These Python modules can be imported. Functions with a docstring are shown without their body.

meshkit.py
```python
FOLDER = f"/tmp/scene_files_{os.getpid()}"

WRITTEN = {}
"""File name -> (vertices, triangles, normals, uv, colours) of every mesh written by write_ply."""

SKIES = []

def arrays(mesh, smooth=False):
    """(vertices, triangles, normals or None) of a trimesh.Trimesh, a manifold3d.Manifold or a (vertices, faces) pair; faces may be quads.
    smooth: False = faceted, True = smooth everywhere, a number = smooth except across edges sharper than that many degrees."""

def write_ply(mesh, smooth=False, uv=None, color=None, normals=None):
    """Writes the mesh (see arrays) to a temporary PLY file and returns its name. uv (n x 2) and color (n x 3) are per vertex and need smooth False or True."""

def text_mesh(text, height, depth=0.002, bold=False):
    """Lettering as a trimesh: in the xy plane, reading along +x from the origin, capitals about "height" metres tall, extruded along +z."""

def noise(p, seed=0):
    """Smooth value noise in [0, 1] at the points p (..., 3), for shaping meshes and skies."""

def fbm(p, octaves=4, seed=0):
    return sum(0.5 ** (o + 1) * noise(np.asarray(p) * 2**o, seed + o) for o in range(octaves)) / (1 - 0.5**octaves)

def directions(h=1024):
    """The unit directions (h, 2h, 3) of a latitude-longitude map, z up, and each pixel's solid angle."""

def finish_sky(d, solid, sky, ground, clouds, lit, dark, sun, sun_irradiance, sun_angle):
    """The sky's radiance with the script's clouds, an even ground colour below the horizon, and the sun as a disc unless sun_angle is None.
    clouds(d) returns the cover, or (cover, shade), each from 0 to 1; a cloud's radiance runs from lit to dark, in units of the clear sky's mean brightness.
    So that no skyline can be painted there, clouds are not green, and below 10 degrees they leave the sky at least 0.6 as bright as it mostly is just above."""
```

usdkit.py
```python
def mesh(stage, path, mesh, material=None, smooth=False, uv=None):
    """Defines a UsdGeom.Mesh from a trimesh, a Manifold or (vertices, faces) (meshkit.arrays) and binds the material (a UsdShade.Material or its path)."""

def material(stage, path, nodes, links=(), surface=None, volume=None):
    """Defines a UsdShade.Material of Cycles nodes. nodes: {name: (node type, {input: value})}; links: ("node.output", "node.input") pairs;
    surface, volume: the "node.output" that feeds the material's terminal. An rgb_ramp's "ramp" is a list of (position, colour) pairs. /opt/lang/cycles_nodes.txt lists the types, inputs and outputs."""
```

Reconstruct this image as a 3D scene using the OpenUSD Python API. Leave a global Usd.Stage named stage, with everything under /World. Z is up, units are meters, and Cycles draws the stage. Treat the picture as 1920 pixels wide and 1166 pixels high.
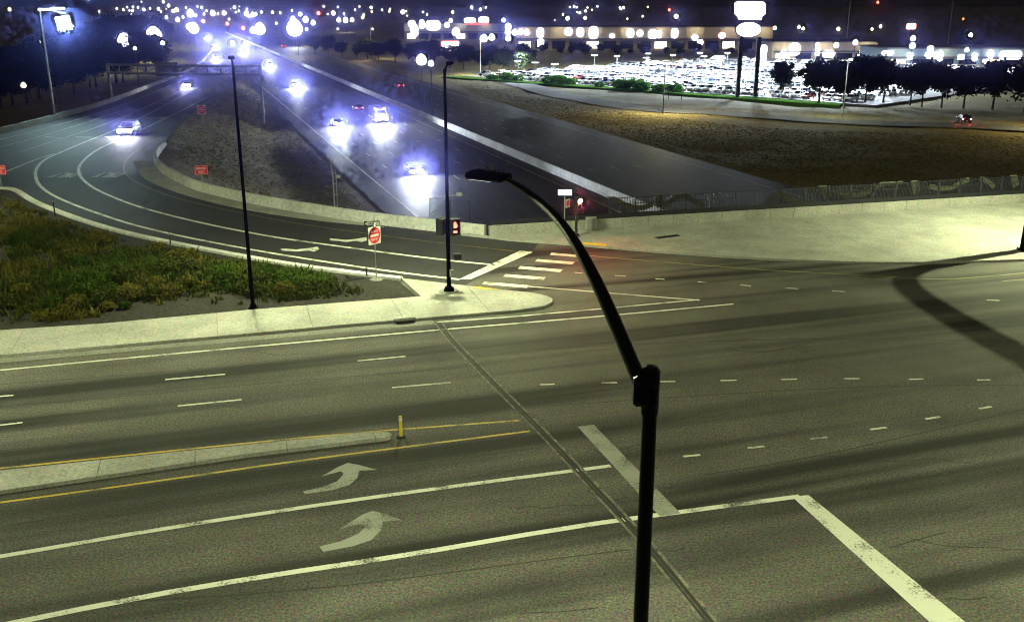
import math, random
import numpy as np, trimesh, usdkit, meshkit
from pxr import Usd, UsdGeom, UsdLux, UsdShade, Gf, Sdf, Vt
from shapely.geometry import Polygon, LineString, box as sbox, Point
from shapely.ops import unary_union
import shapely

stage = Usd.Stage.CreateInMemory()
UsdGeom.Xform.Define(stage, '/World')
UsdGeom.Scope.Define(stage, '/World/Looks')

# ------------------------------------------------------------------ camera
CAM_H, FOC, CX, CY, YH = 15.5, 1750.0, 960.0, 540.0, 15.0
PITCH = math.atan((CY - YH) / FOC)
cam = UsdGeom.Camera.Define(stage, '/World/camera')
cam.CreateHorizontalApertureAttr(36.0)
cam.CreateVerticalApertureAttr(36.0 * 621 / 1024)
cam.CreateFocalLengthAttr(36.0 * FOC / 1920.0)
cam.CreateVerticalApertureOffsetAttr(-(583.0 - CY) / 1920.0 * 36.0)
cam.CreateClippingRangeAttr(Gf.Vec2f(0.1, 60000))
cp, sp = math.cos(PITCH), math.sin(PITCH)
cam.AddTransformOp().Set(Gf.Matrix4d(1, 0, 0, 0, 0, sp, cp, 0, 0, -cp, sp, 0, 0, 0, CAM_H, 1))
cam.CreateExposureAttr(0.55)

# ------------------------------------------------------------------ night sky and moon
MOON_EL, MOON_AZ = math.radians(38), math.radians(-140)
dome = UsdLux.DomeLight.Define(stage, '/World/sky')
usdkit.material(stage, '/World/Looks/night_sky', {
    's': ('sky_texture', {'sky_type': 'single_scattering', 'sun_disc': False, 'sun_elevation': MOON_EL, 'sun_rotation': MOON_AZ, 'aerosol_density': 2.0}),
    'm': ('mix', {'mix_type': 'mix', 'fac': 0.93, 'color2': (3.0, 2.65, 1.7)}),
    'b': ('background_shader', {'strength': 0.0085})}, [('s.color', 'm.color1'), ('m.color', 'b.color')], surface='b.background')
UsdShade.MaterialBindingAPI.Apply(dome.GetPrim()).Bind(UsdShade.Material.Get(stage, '/World/Looks/night_sky'))
dome.GetPrim().SetCustomDataByKey('kind', 'structure')
moon = UsdLux.DistantLight.Define(stage, '/World/moon')
moon.CreateIntensityAttr(0.004); moon.CreateAngleAttr(0.5); moon.CreateColorAttr(Gf.Vec3f(1.0, 0.96, 0.9))
moon.CreateNormalizeAttr(True)
sd = np.array([math.sin(MOON_AZ) * math.cos(MOON_EL), math.cos(MOON_AZ) * math.cos(MOON_EL), math.sin(MOON_EL)])

def look_matrix(pos, direction):
    """-z along direction"""
    z = -np.asarray(direction, float); z /= np.linalg.norm(z)
    u = np.array([0, 1.0, 0]) if abs(z[2]) > .9 else np.array([0, 0, 1.0])
    x = np.cross(u, z); x /= np.linalg.norm(x); y = np.cross(z, x)
    return Gf.Matrix4d(*x, 0, *y, 0, *z, 0, *map(float, pos), 1)
moon.AddTransformOp().Set(look_matrix((0, 0, 100), -sd))

# every street light of the place: one disk light under each luminaire (power in GAIN units)
STREET_COL = (0.92, 1.0, 0.54)
HAZE = 0.0003
LOT_COL = (0.72, 0.86, 1.0)
STREET_W, LOT_W, BEAM_W = 64.0, 1100.0, 7.0
LIGHTS = [0]
def disk_light(pos, power, color, radius=0.35, direction=(0, 0, -1)):
    LIGHTS[0] += 1
    l = UsdLux.DiskLight.Define(stage, '/World/lamp_light_%03d' % LIGHTS[0])
    l.CreateRadiusAttr(radius); l.CreateIntensityAttr(power * 1000 / (math.pi * radius * radius) / 100); l.CreateColorAttr(Gf.Vec3f(*color))
    l.AddTransformOp().Set(look_matrix(pos, direction))
def spot_light(pos, direction, power, color, angle=16, soft=.7, radius=.12):
    LIGHTS[0] += 1
    l = UsdLux.SphereLight.Define(stage, '/World/lamp_light_%03d' % LIGHTS[0])
    l.CreateRadiusAttr(radius); l.CreateIntensityAttr(power * 1000 / (4 * math.pi * radius * radius) / 10); l.CreateColorAttr(Gf.Vec3f(*color))
    s = UsdLux.ShapingAPI.Apply(l.GetPrim()); s.CreateShapingConeAngleAttr(angle); s.CreateShapingConeSoftnessAttr(soft)
    l.AddTransformOp().Set(look_matrix(pos, direction))

# ------------------------------------------------------------------ picture measurements -> places in the world
Z_FWY, RAMP_Y0, RAMP_S = -6.5, 90.0, 0.02
FAR_Y = RAMP_Y0 - Z_FWY / RAMP_S
def ray(px, py):
    a, b = (px - CX) / FOC, (CY - py) / FOC
    return np.array([a, cp + b * sp, -sp + b * cp])
def G(px, py, z=0.0):
    d = ray(px, py); t = (z - CAM_H) / d[2]
    return np.array([d[0] * t, d[1] * t, z])
def hp(y):
    return np.maximum(Z_FWY, -RAMP_S * np.maximum(0, np.asarray(y, float) - RAMP_Y0))
def R(px, py):
    """on the ramp / cross street surface"""
    p = G(px, py)
    if p[1] > RAMP_Y0:
        d = ray(px, py); t = (RAMP_S * RAMP_Y0 - CAM_H) / (d[2] + RAMP_S * d[1])
        p = d * t + np.array([0, 0, CAM_H])
    return p
def F(px, py): return G(px, py, Z_FWY)
def height_at(base, px, py):
    """height above base of something standing at base whose top shows at the pixel row py"""
    d = ray(px, py); t = base[1] / d[1]
    return CAM_H + d[2] * t - base[2]
def ppm(base):
    """photo pixels per metre at a place"""
    z = base[1] * cp + (CAM_H - base[2]) * sp
    return FOC / z
def chaikin(p, n=3):
    p = np.asarray(p, float)
    for _ in range(n):
        q = p[:-1] * .75 + p[1:] * .25; r = p[:-1] * .25 + p[1:] * .75
        p = np.vstack([p[:1], np.stack([q, r], 1).reshape(-1, p.shape[1]), p[-1:]])
    return p
def RW(pix, smooth=3):
    pp = chaikin(pix, smooth) if smooth else np.asarray(pix, float)
    return np.array([R(*q)[:2] for q in pp])
def FW(pix, smooth=0):
    pp = chaikin(pix, smooth) if smooth else np.asarray(pix, float)
    return np.array([F(*q)[:2] for q in pp])

# ------------------------------------------------------------------ helpers
USED = {}
def uniq(parent, name):
    k = (parent, name); n = USED.get(k, 0); USED[k] = n + 1
    return f'{parent}/{name}' if n == 0 else f'{parent}/{name}_{n:03d}'
def tag(o, label=None, cat=None, group=None, kind=None):
    p = o.GetPrim() if hasattr(o, 'GetPrim') else o
    for k, v in (('label', label), ('category', cat), ('group', group), ('kind', kind)):
        if v: p.SetCustomDataByKey(k, v)
    return p
def path(p): return str(p.GetPath()) if p is not None else '/World'
def obj(name, mesh, mat, parent=None, smooth=False):
    p = uniq(path(parent), name)
    return usdkit.mesh(stage, p, mesh, '/World/Looks/' + mat, smooth=smooth).GetPrim()
def thing(name, label, cat, loc=(0, 0, 0), rz=0.0, group=None):
    x = UsdGeom.Xform.Define(stage, uniq('/World', name))
    x.AddTranslateOp().Set(Gf.Vec3d(*map(float, loc))); x.AddRotateZOp().Set(math.degrees(rz))
    return tag(x, label, cat, group)
def dup(root, name, loc, rz, label=None, group=None, scale=None):
    was = root.GetCustomData()
    x = UsdGeom.Xform.Define(stage, uniq('/World', name))
    x.GetPrim().GetReferences().AddInternalReference(root.GetPath()); x.GetPrim().SetInstanceable(True)
    x.ClearXformOpOrder()
    x.GetPrim().CreateAttribute('xformOp:translate', Sdf.ValueTypeNames.Double3).Set(Gf.Vec3d(*map(float, loc)))
    x.GetPrim().CreateAttribute('xformOp:rotateZ', Sdf.ValueTypeNames.Float).Set(math.degrees(rz))
    order = ['xformOp:translate', 'xformOp:rotateZ']
    if scale:
        x.GetPrim().CreateAttribute('xformOp:scale', Sdf.ValueTypeNames.Float3).Set(Gf.Vec3f(*scale)); order.append('xformOp:scale')
    x.GetXformOpOrderAttr().Set(Vt.TokenArray(order))
    return tag(x, label or was.get('label'), was.get('category'), group or was.get('group'))

class MB:
    def __init__(self): self.v, self.f, self.n = [], [], 0
    def add(self, v, f):
        v = np.asarray(v, float); f = np.asarray(f, int)
        if f.shape[1] == 4: f = np.vstack([f[:, [0, 1, 2]], f[:, [0, 2, 3]]])
        self.v.append(v); self.f.append(f + self.n); self.n += len(v); return self
    def tm(self, m): return self.add(m.vertices, m.faces)
    def box(self, c, s, rz=0.0, bev=0.0):
        s = np.asarray(s, float)
        if bev > 0:
            b = bev; x, y, z = s / 2
            pts = [(i * (x - bx), j * (y - by), k * (z - bz)) for i in (-1, 1) for j in (-1, 1) for k in (-1, 1) for bx, by, bz in ((b, b, 0), (b, 0, b), (0, b, b))]
            m = trimesh.convex.convex_hull(np.array(pts))
        else:
            m = trimesh.creation.box(s)
        v = np.array(m.vertices)
        c_, s_ = math.cos(rz), math.sin(rz)
        v = np.stack([v[:, 0] * c_ - v[:, 1] * s_, v[:, 0] * s_ + v[:, 1] * c_, v[:, 2]], 1) + np.asarray(c, float)
        return self.add(v, m.faces)
    def tube(self, pts, r, sides=8, cap=True):
        p = np.asarray(pts, float); n = len(p); r = np.broadcast_to(np.asarray(r, float), (n,))
        t = np.gradient(p, axis=0); t /= np.linalg.norm(t, axis=1, keepdims=True) + 1e-12
        up = np.array([0, 0, 1.0]) if abs(t[:, 2]).mean() < .8 else np.array([0, 1.0, 0])
        a = np.cross(t, up); a /= np.linalg.norm(a, axis=1, keepdims=True) + 1e-12
        b = np.cross(t, a); ang = np.arange(sides) * 2 * math.pi / sides
        v = (p[:, None] + r[:, None, None] * (np.cos(ang)[None, :, None] * a[:, None] + np.sin(ang)[None, :, None] * b[:, None])).reshape(-1, 3)
        q = [(i * sides + j, i * sides + (j + 1) % sides, (i + 1) * sides + (j + 1) % sides, (i + 1) * sides + j) for i in range(n - 1) for j in range(sides)]
        f = [(a_, c_, b_) for a_, b_, c_, d_ in q] + [(a_, d_, c_) for a_, b_, c_, d_ in q]
        if cap:
            v = np.vstack([v, p[0], p[-1]]); k = n * sides
            f += [(k, j, (j + 1) % sides) for j in range(sides)]
            f += [(k + 1, (n - 1) * sides + (j + 1) % sides, (n - 1) * sides + j) for j in range(sides)]
        return self.add(v, f)
    def prism(self, poly, z0, z1):
        for g in getattr(poly, 'geoms', [poly]):
            m = trimesh.creation.extrude_polygon(g, z1 - z0, engine='earcut'); m.apply_translation((0, 0, z0)); self.tm(m)
        return self
    def lathe(self, prof, sides=20, at=(0, 0, 0)):
        m = trimesh.creation.revolve(np.array(prof), sections=sides); m.apply_translation(at); return self.tm(m)
    def mesh(self):
        return trimesh.Trimesh(np.vstack(self.v), np.vstack(self.f), process=False)
    def build(self, name, mat, parent=None, smooth=False): return obj(name, self.mesh(), mat, parent, smooth)

def sheet(poly, dz, zf=hp, cuts=(RAMP_Y0, FAR_Y)):
    """a flat sheet that follows the ramp's long profile, split where its slope changes"""
    ys = [-1e5, *cuts, 1e5]; vs, fs, n = [], [], 0
    for a, b in zip(ys[:-1], ys[1:]):
        g = poly.intersection(sbox(-1e5, a, 1e5, b))
        for q in getattr(g, 'geoms', [g]):
            if q.is_empty or q.geom_type != 'Polygon' or q.area < 1e-4: continue
            v, f = trimesh.creation.triangulate_polygon(q, engine='earcut')
            v = np.asarray(v); f = np.asarray(f)
            c = np.cross(v[f[:, 1]] - v[f[:, 0]], v[f[:, 2]] - v[f[:, 0]]); f[c < 0] = f[c < 0][:, ::-1]
            vs.append(np.c_[v, zf(v[:, 1]) + dz]); fs.append(f + n); n += len(v)
    return np.vstack(vs), np.vstack(fs)
def flat_fwy(y): return np.full(np.shape(y), Z_FWY)
def strip(pts, w): return LineString(pts).buffer(w / 2, cap_style=2, join_style=1)

# ------------------------------------------------------------------ materials
def mat(name, nodes, links, surface='p.BSDF', volume=None):
    return usdkit.material(stage, '/World/Looks/' + name, nodes, links, surface, volume)
def plain(name, col, rough=.5, metal=0.0, **kw):
    return mat(name, {'g': ('geometry', {}), 'n': ('noise_texture', {'scale': 3.0, 'detail': 4.0}),
        'r': ('rgb_ramp', {'ramp': [(.3, tuple(c * .82 for c in col)), (.7, tuple(min(1, c * 1.1) for c in col))]}),
        'p': ('principled_bsdf', {'roughness': rough, 'metallic': metal, **kw})},
        [('g.position', 'n.vector'), ('n.fac', 'r.fac'), ('r.color', 'p.base_color')])
def glow(name, col, strength):
    return mat(name, {'e': ('emission', {'color': col, 'strength': strength})}, [], 'e.emission')
ROAD_RZ = 0.0   # set below, once the street's direction is known
def ground_mat(name, dark, light, fine=9.0, chroma=.35, streak=None, rough=.85, big=.25, rz=0.0, streak_amt=.5, bump=.3, fine_amt=.8):
    """speckled ground: fine grain with a little colour in it, larger blotches, optional long streaks worn along the road"""
    n = {'g': ('geometry', {}),
         'a': ('noise_texture', {'scale': fine, 'detail': 3.0, 'roughness': .75}),
         'b': ('noise_texture', {'scale': big, 'detail': 4.0, 'roughness': .6}),
         'ra': ('rgb_ramp', {'ramp': [(.5 - .17, tuple(c * (1 - .5 * fine_amt) for c in dark)), (.5 + .17, tuple(c * (1 + .3 * fine_amt) for c in light))]}),
         'rb': ('rgb_ramp', {'ramp': [(.3, (.72, .72, .72)), (.7, (1.12, 1.12, 1.12))]}),
         'm': ('mix', {'mix_type': 'multiply', 'fac': 1.0}),
         'hsv': ('hsv', {'saturation': 3.0, 'value': 1.0}),
         'c': ('mix', {'mix_type': 'overlay', 'fac': chroma}),
         'bp': ('bump', {'strength': bump, 'distance': .02}),
         'p': ('principled_bsdf', {'roughness': rough, 'specular_ior_level': .4})}
    l = [('g.position', 'a.vector'), ('g.position', 'b.vector'), ('a.fac', 'ra.fac'), ('b.fac', 'rb.fac'), ('ra.color', 'm.color1'), ('rb.color', 'm.color2'),
         ('m.color', 'c.color1'), ('a.color', 'hsv.color'), ('hsv.color', 'c.color2'), ('a.fac', 'bp.height'), ('bp.normal', 'p.normal')]
    last = 'c.color'
    if streak:
        n['mp'] = ('mapping', {'rotation': (0, 0, -rz), 'scale': (.018, streak, .1)})
        n['vr'] = ('vector_rotate', {'rotate_type': 'z_axis', 'angle': -rz})
        n['mp'] = ('mapping', {'scale': (.02, streak, .1)})
        n['s'] = ('noise_texture', {'scale': 1.0, 'detail': 2.5, 'roughness': .5, 'distortion': .25})
        n['rs'] = ('rgb_ramp', {'ramp': [(.38, (1 - streak_amt,) * 3), (.5, (.92, .92, .92)), (.58, (1.34, 1.34, 1.26))]})
        n['ms'] = ('mix', {'mix_type': 'multiply', 'fac': 1.0})
        l += [('g.position', 'vr.vector'), ('vr.vector', 'mp.vector'), ('mp.vector', 's.vector'), ('s.fac', 'rs.fac'), ('c.color', 'ms.color1'), ('rs.color', 'ms.color2')]
        last = 'ms.color'
    l.append((last, 'p.base_color'))
    return mat(name, n, l)

pA, pB = R(0, 1043), R(1145, 873)
STREET = math.atan2(pB[1] - pA[1], pB[0] - pA[0])          # direction of the cross street
ground_mat('street_asphalt', (.064, .064, .064), (.108, .108, .10), fine=13.0, chroma=.55, streak=.48, rz=STREET, streak_amt=.8, rough=.8, fine_amt=1.2)
ground_mat('ramp_asphalt', (.026, .026, .030), (.042, .042, .044), streak=None, rough=.7)
ground_mat('freeway_asphalt', (.020, .020, .022), (.031, .031, .031), fine=4.0, rough=.6, streak=.5, rz=math.radians(112), streak_amt=.3)
ground_mat('pale_concrete', (.34, .34, .315), (.42, .42, .39), fine=10.0, chroma=.28, rough=.85, big=.35, fine_amt=.42)
ground_mat('grey_concrete', (.17, .17, .16), (.24, .24, .22), fine=7.0, chroma=.25, rough=.85, big=.3, fine_amt=.5)
ground_mat('wall_concrete', (.30, .30, .28), (.40, .40, .37), fine=6.0, chroma=.2, rough=.85, big=.5, fine_amt=.4)
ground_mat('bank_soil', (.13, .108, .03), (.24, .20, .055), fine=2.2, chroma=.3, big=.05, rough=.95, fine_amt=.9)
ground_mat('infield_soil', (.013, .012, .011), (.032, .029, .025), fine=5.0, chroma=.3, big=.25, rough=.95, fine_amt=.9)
ground_mat('lot_asphalt', (.10, .10, .10), (.16, .16, .16), fine=1.5, chroma=.1, rough=.7)
ground_mat('far_ground', (.018, .018, .016), (.034, .032, .026), fine=.15, chroma=.2, big=.01, rough=.95)
def paint_mat(name, col, worn=.35, under=(.06, .06, .055)):
    mat(name, {'g': ('geometry', {}), 'a': ('noise_texture', {'scale': 14.0, 'detail': 5.0, 'roughness': .7}), 'b': ('noise_texture', {'scale': .9, 'detail': 3.0}),
        'ad': ('math', {'math_type': 'add'}), 'r': ('rgb_ramp', {'ramp': [(.78, under), (.78 + worn, col)]}),
        'p': ('principled_bsdf', {'roughness': .6})}, [('g.position', 'a.vector'), ('g.position', 'b.vector'), ('a.fac', 'ad.value1'), ('b.fac', 'ad.value2'), ('ad.value', 'r.fac'), ('r.color', 'p.base_color')])
paint_mat('white_paint', (.62, .62, .56), .18)
paint_mat('faded_paint', (.46, .47, .43), .40)
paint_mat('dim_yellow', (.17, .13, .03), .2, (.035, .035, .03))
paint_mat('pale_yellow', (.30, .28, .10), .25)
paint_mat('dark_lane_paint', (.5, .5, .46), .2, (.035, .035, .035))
paint_mat('yellow_paint', (.50, .36, .04), .22)
plain('tactile_yellow', (.75, .48, .04), .6)
plain('joint_dark', (.022, .022, .02), .8)
ground_mat('joint_light', (.06, .058, .05), (.2, .19, .16), fine=3.0, chroma=.2)
plain('rubber_black', (.02, .02, .02), .7)
plain('dark_bronze', (.005, .005, .006), .9, specular_ior_level=.0)
plain('dark_steel', (.03, .03, .034), .4, .5)
plain('fence_black', (.015, .016, .024), .5, .1)
plain('fence_art', (.10, .105, .075), .7)
plain('lamp_black', (.010, .010, .011), .45, specular_ior_level=.2)
plain('galvanised', (.36, .37, .36), .45, .6)
plain('sign_back', (.30, .31, .31), .5, .5)
plain('sign_red', (.80, .02, .06), .45)
plain('sign_white', (.72, .72, .70), .45)
plain('sign_black', (.02, .02, .02), .45)
plain('delineator_yellow', (.72, .55, .03), .5)
plain('bark', (.05, .04, .03), .9)
plain('signal_black', (.02, .02, .02), .5)
ground_mat('side_asphalt', (.075, .075, .07), (.115, .115, .10), fine=4.0, chroma=.2)
paint_mat('fresh_paint', (.70, .70, .64), .06)
plain('store_beige', (.34, .29, .20), .8)
plain('store_grey', (.22, .22, .22), .8)
plain('store_blue', (.16, .22, .26), .7)
plain('store_roof', (.06, .06, .06), .9)
plain('plastic_grey', (.4, .4, .38), .5)
def leaf(name, cols, trans=.25):
    mat(name, {'o': ('geometry', {}), 'oi': ('object_info', {}), 'r': ('rgb_ramp', {'ramp': [(i / (len(cols) - 1), c) for i, c in enumerate(cols)]}),
        'd': ('diffuse_bsdf', {}), 't': ('translucent_bsdf', {}), 'm': ('mix_closure', {'fac': trans})},
        [('o.random_per_island', 'r.fac'), ('r.color', 'd.color'), ('r.color', 't.color'), ('d.BSDF', 'm.closure1'), ('t.BSDF', 'm.closure2')], 'm.closure')
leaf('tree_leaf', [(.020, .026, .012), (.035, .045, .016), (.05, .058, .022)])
leaf('weed_green', [(.04, .065, .012), (.14, .20, .03), (.30, .34, .06)])
leaf('weed_dry', [(.10, .092, .022), (.23, .215, .05), (.36, .33, .08)])
leaf('bank_grass', [(.20, .155, .05), (.32, .25, .075), (.44, .34, .10)], .4)
leaf('bank_olive', [(.17, .165, .05), (.27, .25, .075), (.38, .34, .10)], .4)
ground_mat('barrier_concrete', (.55, .56, .56), (.68, .69, .68), fine=4.0, chroma=.12, big=.3, fine_amt=.3)
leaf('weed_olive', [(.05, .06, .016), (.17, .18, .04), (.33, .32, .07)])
leaf('lot_grass', [(.08, .19, .03), (.13, .28, .05), (.18, .34, .07)])
def car_paint(name, col, rough=.28, metal=0.0):
    mat(name, {'p': ('principled_bsdf', {'base_color': col, 'roughness': rough, 'metallic': metal, 'coat_weight': .8, 'coat_roughness': .08})}, [])
for n_, c_ in dict(white=(.72, .72, .72), silver=(.42, .43, .45), black=(.015, .015, .017), red=(.32, .02, .02), blue=(.03, .07, .24), grey=(.12, .125, .13), tan=(.30, .25, .17)).items():
    car_paint('paint_' + n_, c_)
mat('car_glass', {'p': ('principled_bsdf', {'base_color': (.012, .014, .018), 'roughness': .06, 'specular_ior_level': .6})}, [])
plain('tyre_rubber', (.02, .02, .02), .8)
plain('rim_metal', (.5, .5, .5), .35, .8)
plain('lens_off', (.6, .6, .6), .15)
plain('red_lens_off', (.30, .02, .02), .2)
glow('headlamp_lit', (.80, .88, 1.0), 11000.0)
glow('headlamp_low', (.88, .90, 1.0), 2600.0)
glow('drl_lit', (.80, .88, 1.0), 22.0)
glow('taillamp_lit', (1.0, .03, .05), 22.0)
glow('brake_lit', (1.0, .06, .07), 160.0)
glow('amber_lit', (1.0, .75, .5), 60.0)
glow('lamp_white', (.84, .90, 1.0), 24.0)
glow('lamp_blue', (.62, .74, 1.0), 20.0)
glow('lamp_warm', (1.0, .86, .62), 9.0)
glow('lamp_red', (1.0, .07, .05), 14.0)
glow('lamp_dim', (.9, .86, .72), 1.4)
glow('lamp_orange', (1.0, .30, .08), 1.6)
glow('lamp_cyan', (.45, .95, 1.0), 3.0)
glow('lamp_halo_blue', (.16, .16, 1.0), 1.1)
glow('flood_lit', (.62, .95, 1.0), 420.0)
glow('sign_panel_lit', (.93, .94, 1.0), 4.0)
glow('sign_red_lit', (1.0, .10, .05), 1.6)
glow('street_name_lit', (.92, .95, 1.0), 3.0)
glow('signal_red_lit', (1.0, .09, .06), 1100.0)
glow('signal_red_core', (1.0, .78, .70), 6.0)
glow('hand_red_lit', (1.0, .10, .06), 5.0)
glow('shop_window', (1.0, .93, .78), 1.6)
glow('street_lens', (1.0, 1.0, .8), 6.0)
# ================================================================== GROUND
# edges measured on the photograph
barrier_top = [(305, 268), (292, 284), (288, 297), (300, 308), (340, 328), (382, 346), (460, 362), (540, 377), (630, 391), (730, 405), (830, 415), (918, 422)]
barrier_base = [(306, 272), (290, 292), (286, 305), (300, 325), (335, 344), (370, 360), (460, 381), (540, 396), (610, 407), (690, 420), (780, 430), (860, 440), (918, 446)]
W0, W1 = R(918, 446)[:2], R(1920, 383)[:2]
wdir = (W1 - W0) / np.linalg.norm(W1 - W0); wn = np.array([-wdir[1], wdir[0]])       # wn points away, over the freeway
WEND = W0 + wdir * 110
bb = RW(barrier_base, 2)
ramp_right = RW([(306, 272), (330, 235), (380, 195), (430, 165), (462, 140), (490, 112)], 2)   # the ramp's inner edge beyond the gore
ramp_left = RW([(-260, 300), (-120, 278), (0, 252), (100, 225), (200, 196), (290, 160), (350, 138), (385, 112), (400, 100)], 2)
plateau = Polygon(list(map(tuple, ramp_left)) + list(map(tuple, ramp_right[::-1])) + list(map(tuple, bb)) + [tuple(WEND), (160, -30), (-200, -30), (-200, 70)]).buffer(0)
fv = FW([(500, 95), (1060, 335)])
fdir = (fv[0] - fv[1]) / np.linalg.norm(fv[0] - fv[1]); fnl = np.array([-fdir[1], fdir[0]])     # fnl: to the left, seen towards the far end
FB = fv[1]
def fwy(s, o): return FB + fdir * s + fnl * o          # s metres up the freeway, o metres left of the median barrier
FW_L, FW_R = 27.5, -25.0
corridor = Polygon([tuple(fwy(s, o)) for s, o in ((-90, FW_L + 1), (3000, FW_L + 1), (3000, FW_R - 1), (-90, FW_R - 1))])

def terrain_z(X, Y):
    pts = shapely.points(X, Y)
    dp = shapely.distance(pts, plateau); dc = shapely.distance(pts, corridor)
    top = hp(Y)
    z = np.maximum(Z_FWY, top - .42 * dp)
    z = np.minimum(z, np.where(dc < .01, Z_FWY - .05, Z_FWY + .5 * dc))
    rough = meshkit.fbm(np.stack([X * .06, Y * .06, np.zeros_like(X)], -1), 3, 5) - .5
    free = (dp > 3) & (dc > 3)
    z = z + np.where(free, rough * 1.1, 0)
    return np.where(dp < .01, top - .08, z)
def axis(lo, hi, a, b, step, growth=1.16):
    mid = list(np.arange(a, b, step)); l, h = [], []
    s, x = step, a
    while x > lo: s *= growth; x -= s; l.append(max(x, lo))
    s, x = step, mid[-1]
    while x < hi: s *= growth; x += s; h.append(min(x, hi))
    return np.array(l[::-1] + mid + h)
gx, gy = axis(-9000, 9000, -110, 110, 1.7), axis(-600, 12000, 40, 260, 1.7)
GX, GY = np.meshgrid(gx, gy); sh = GX.shape
GZ = terrain_z(GX.ravel(), GY.ravel()).reshape(sh)
rise = np.clip((GY - 1500) / 4500, 0, 1)
GZ = GZ + rise ** 1.5 * 26
idx = np.arange(GX.size).reshape(sh)
quads = np.stack([idx[:-1, :-1], idx[:-1, 1:], idx[1:, 1:], idx[1:, :-1]], -1).reshape(-1, 4)
tag(obj('ground', (np.stack([GX, GY, GZ], -1).reshape(-1, 3), quads), 'bank_soil', smooth=True), kind='structure')
from scipy.interpolate import RegularGridInterpolator
_tz = RegularGridInterpolator((gy, gx), GZ, bounds_error=False, fill_value=Z_FWY)
def TZ(x, y): return float(_tz((y, x)))
# low dark hills at the end of the valley
hv, hf = [], []
for k in range(161):
    a = -.72 + 1.44 * k / 160
    top = 95 + 70 * float(meshkit.fbm(np.array([k * .09, 3.1, 0]), 4, 2))
    for rr, zz in ((9500, -10), (9900, top * .5), (10400, top), (11200, top * .4), (11900, -10)):
        hv.append((rr * math.sin(a), rr * math.cos(a), zz))
for k in range(160):
    for j in range(4):
        i = k * 5 + j; hf.append((i, i + 5, i + 6, i + 1))
tag(obj('hills', (hv, hf), 'far_ground', smooth=True), kind='structure')

# ------------------------------------------------------------------ freeway
def ribbon(o0, o1, s0=-60, s1=2600):
    return Polygon([tuple(fwy(s, o)) for s, o in ((s0, o0), (s1, o0), (s1, o1), (s0, o1))])
front = Polygon([tuple(W0 + wn * .6 - wdir * 200), tuple(WEND + wn * .6), tuple(WEND + wn * 4000), tuple(W0 + wn * 4000 - wdir * 200)])
freeway = tag(obj('freeway', sheet(ribbon(FW_L, FW_R).intersection(front), .03, flat_fwy), 'freeway_asphalt'), kind='structure')
def fwy_line(name, o, w, m='white_paint', s0=-40, s1=900):
    obj(name, sheet(ribbon(o + w / 2, o - w / 2, s0, s1).intersection(front), .036, flat_fwy), m, freeway)
fwy_line('edge_line', 24.6, .2); fwy_line('edge_line', 2.6, .2, 'yellow_paint'); fwy_line('edge_line', -2.6, .2, 'yellow_paint'); fwy_line('edge_line', -22, .2)
for lane in range(1, 6):
    for o in (2.6 + lane * 3.66, -2.6 - lane * 3.66):
        for k in range(0, 26):
            q = ribbon(o + .08, o - .08, 4 + k * 12.2, 4 + k * 12.2 + 3.05).intersection(front)
            if q.area > .1: obj('lane_dash', sheet(q, .036, flat_fwy), 'dark_lane_paint', freeway)
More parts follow.
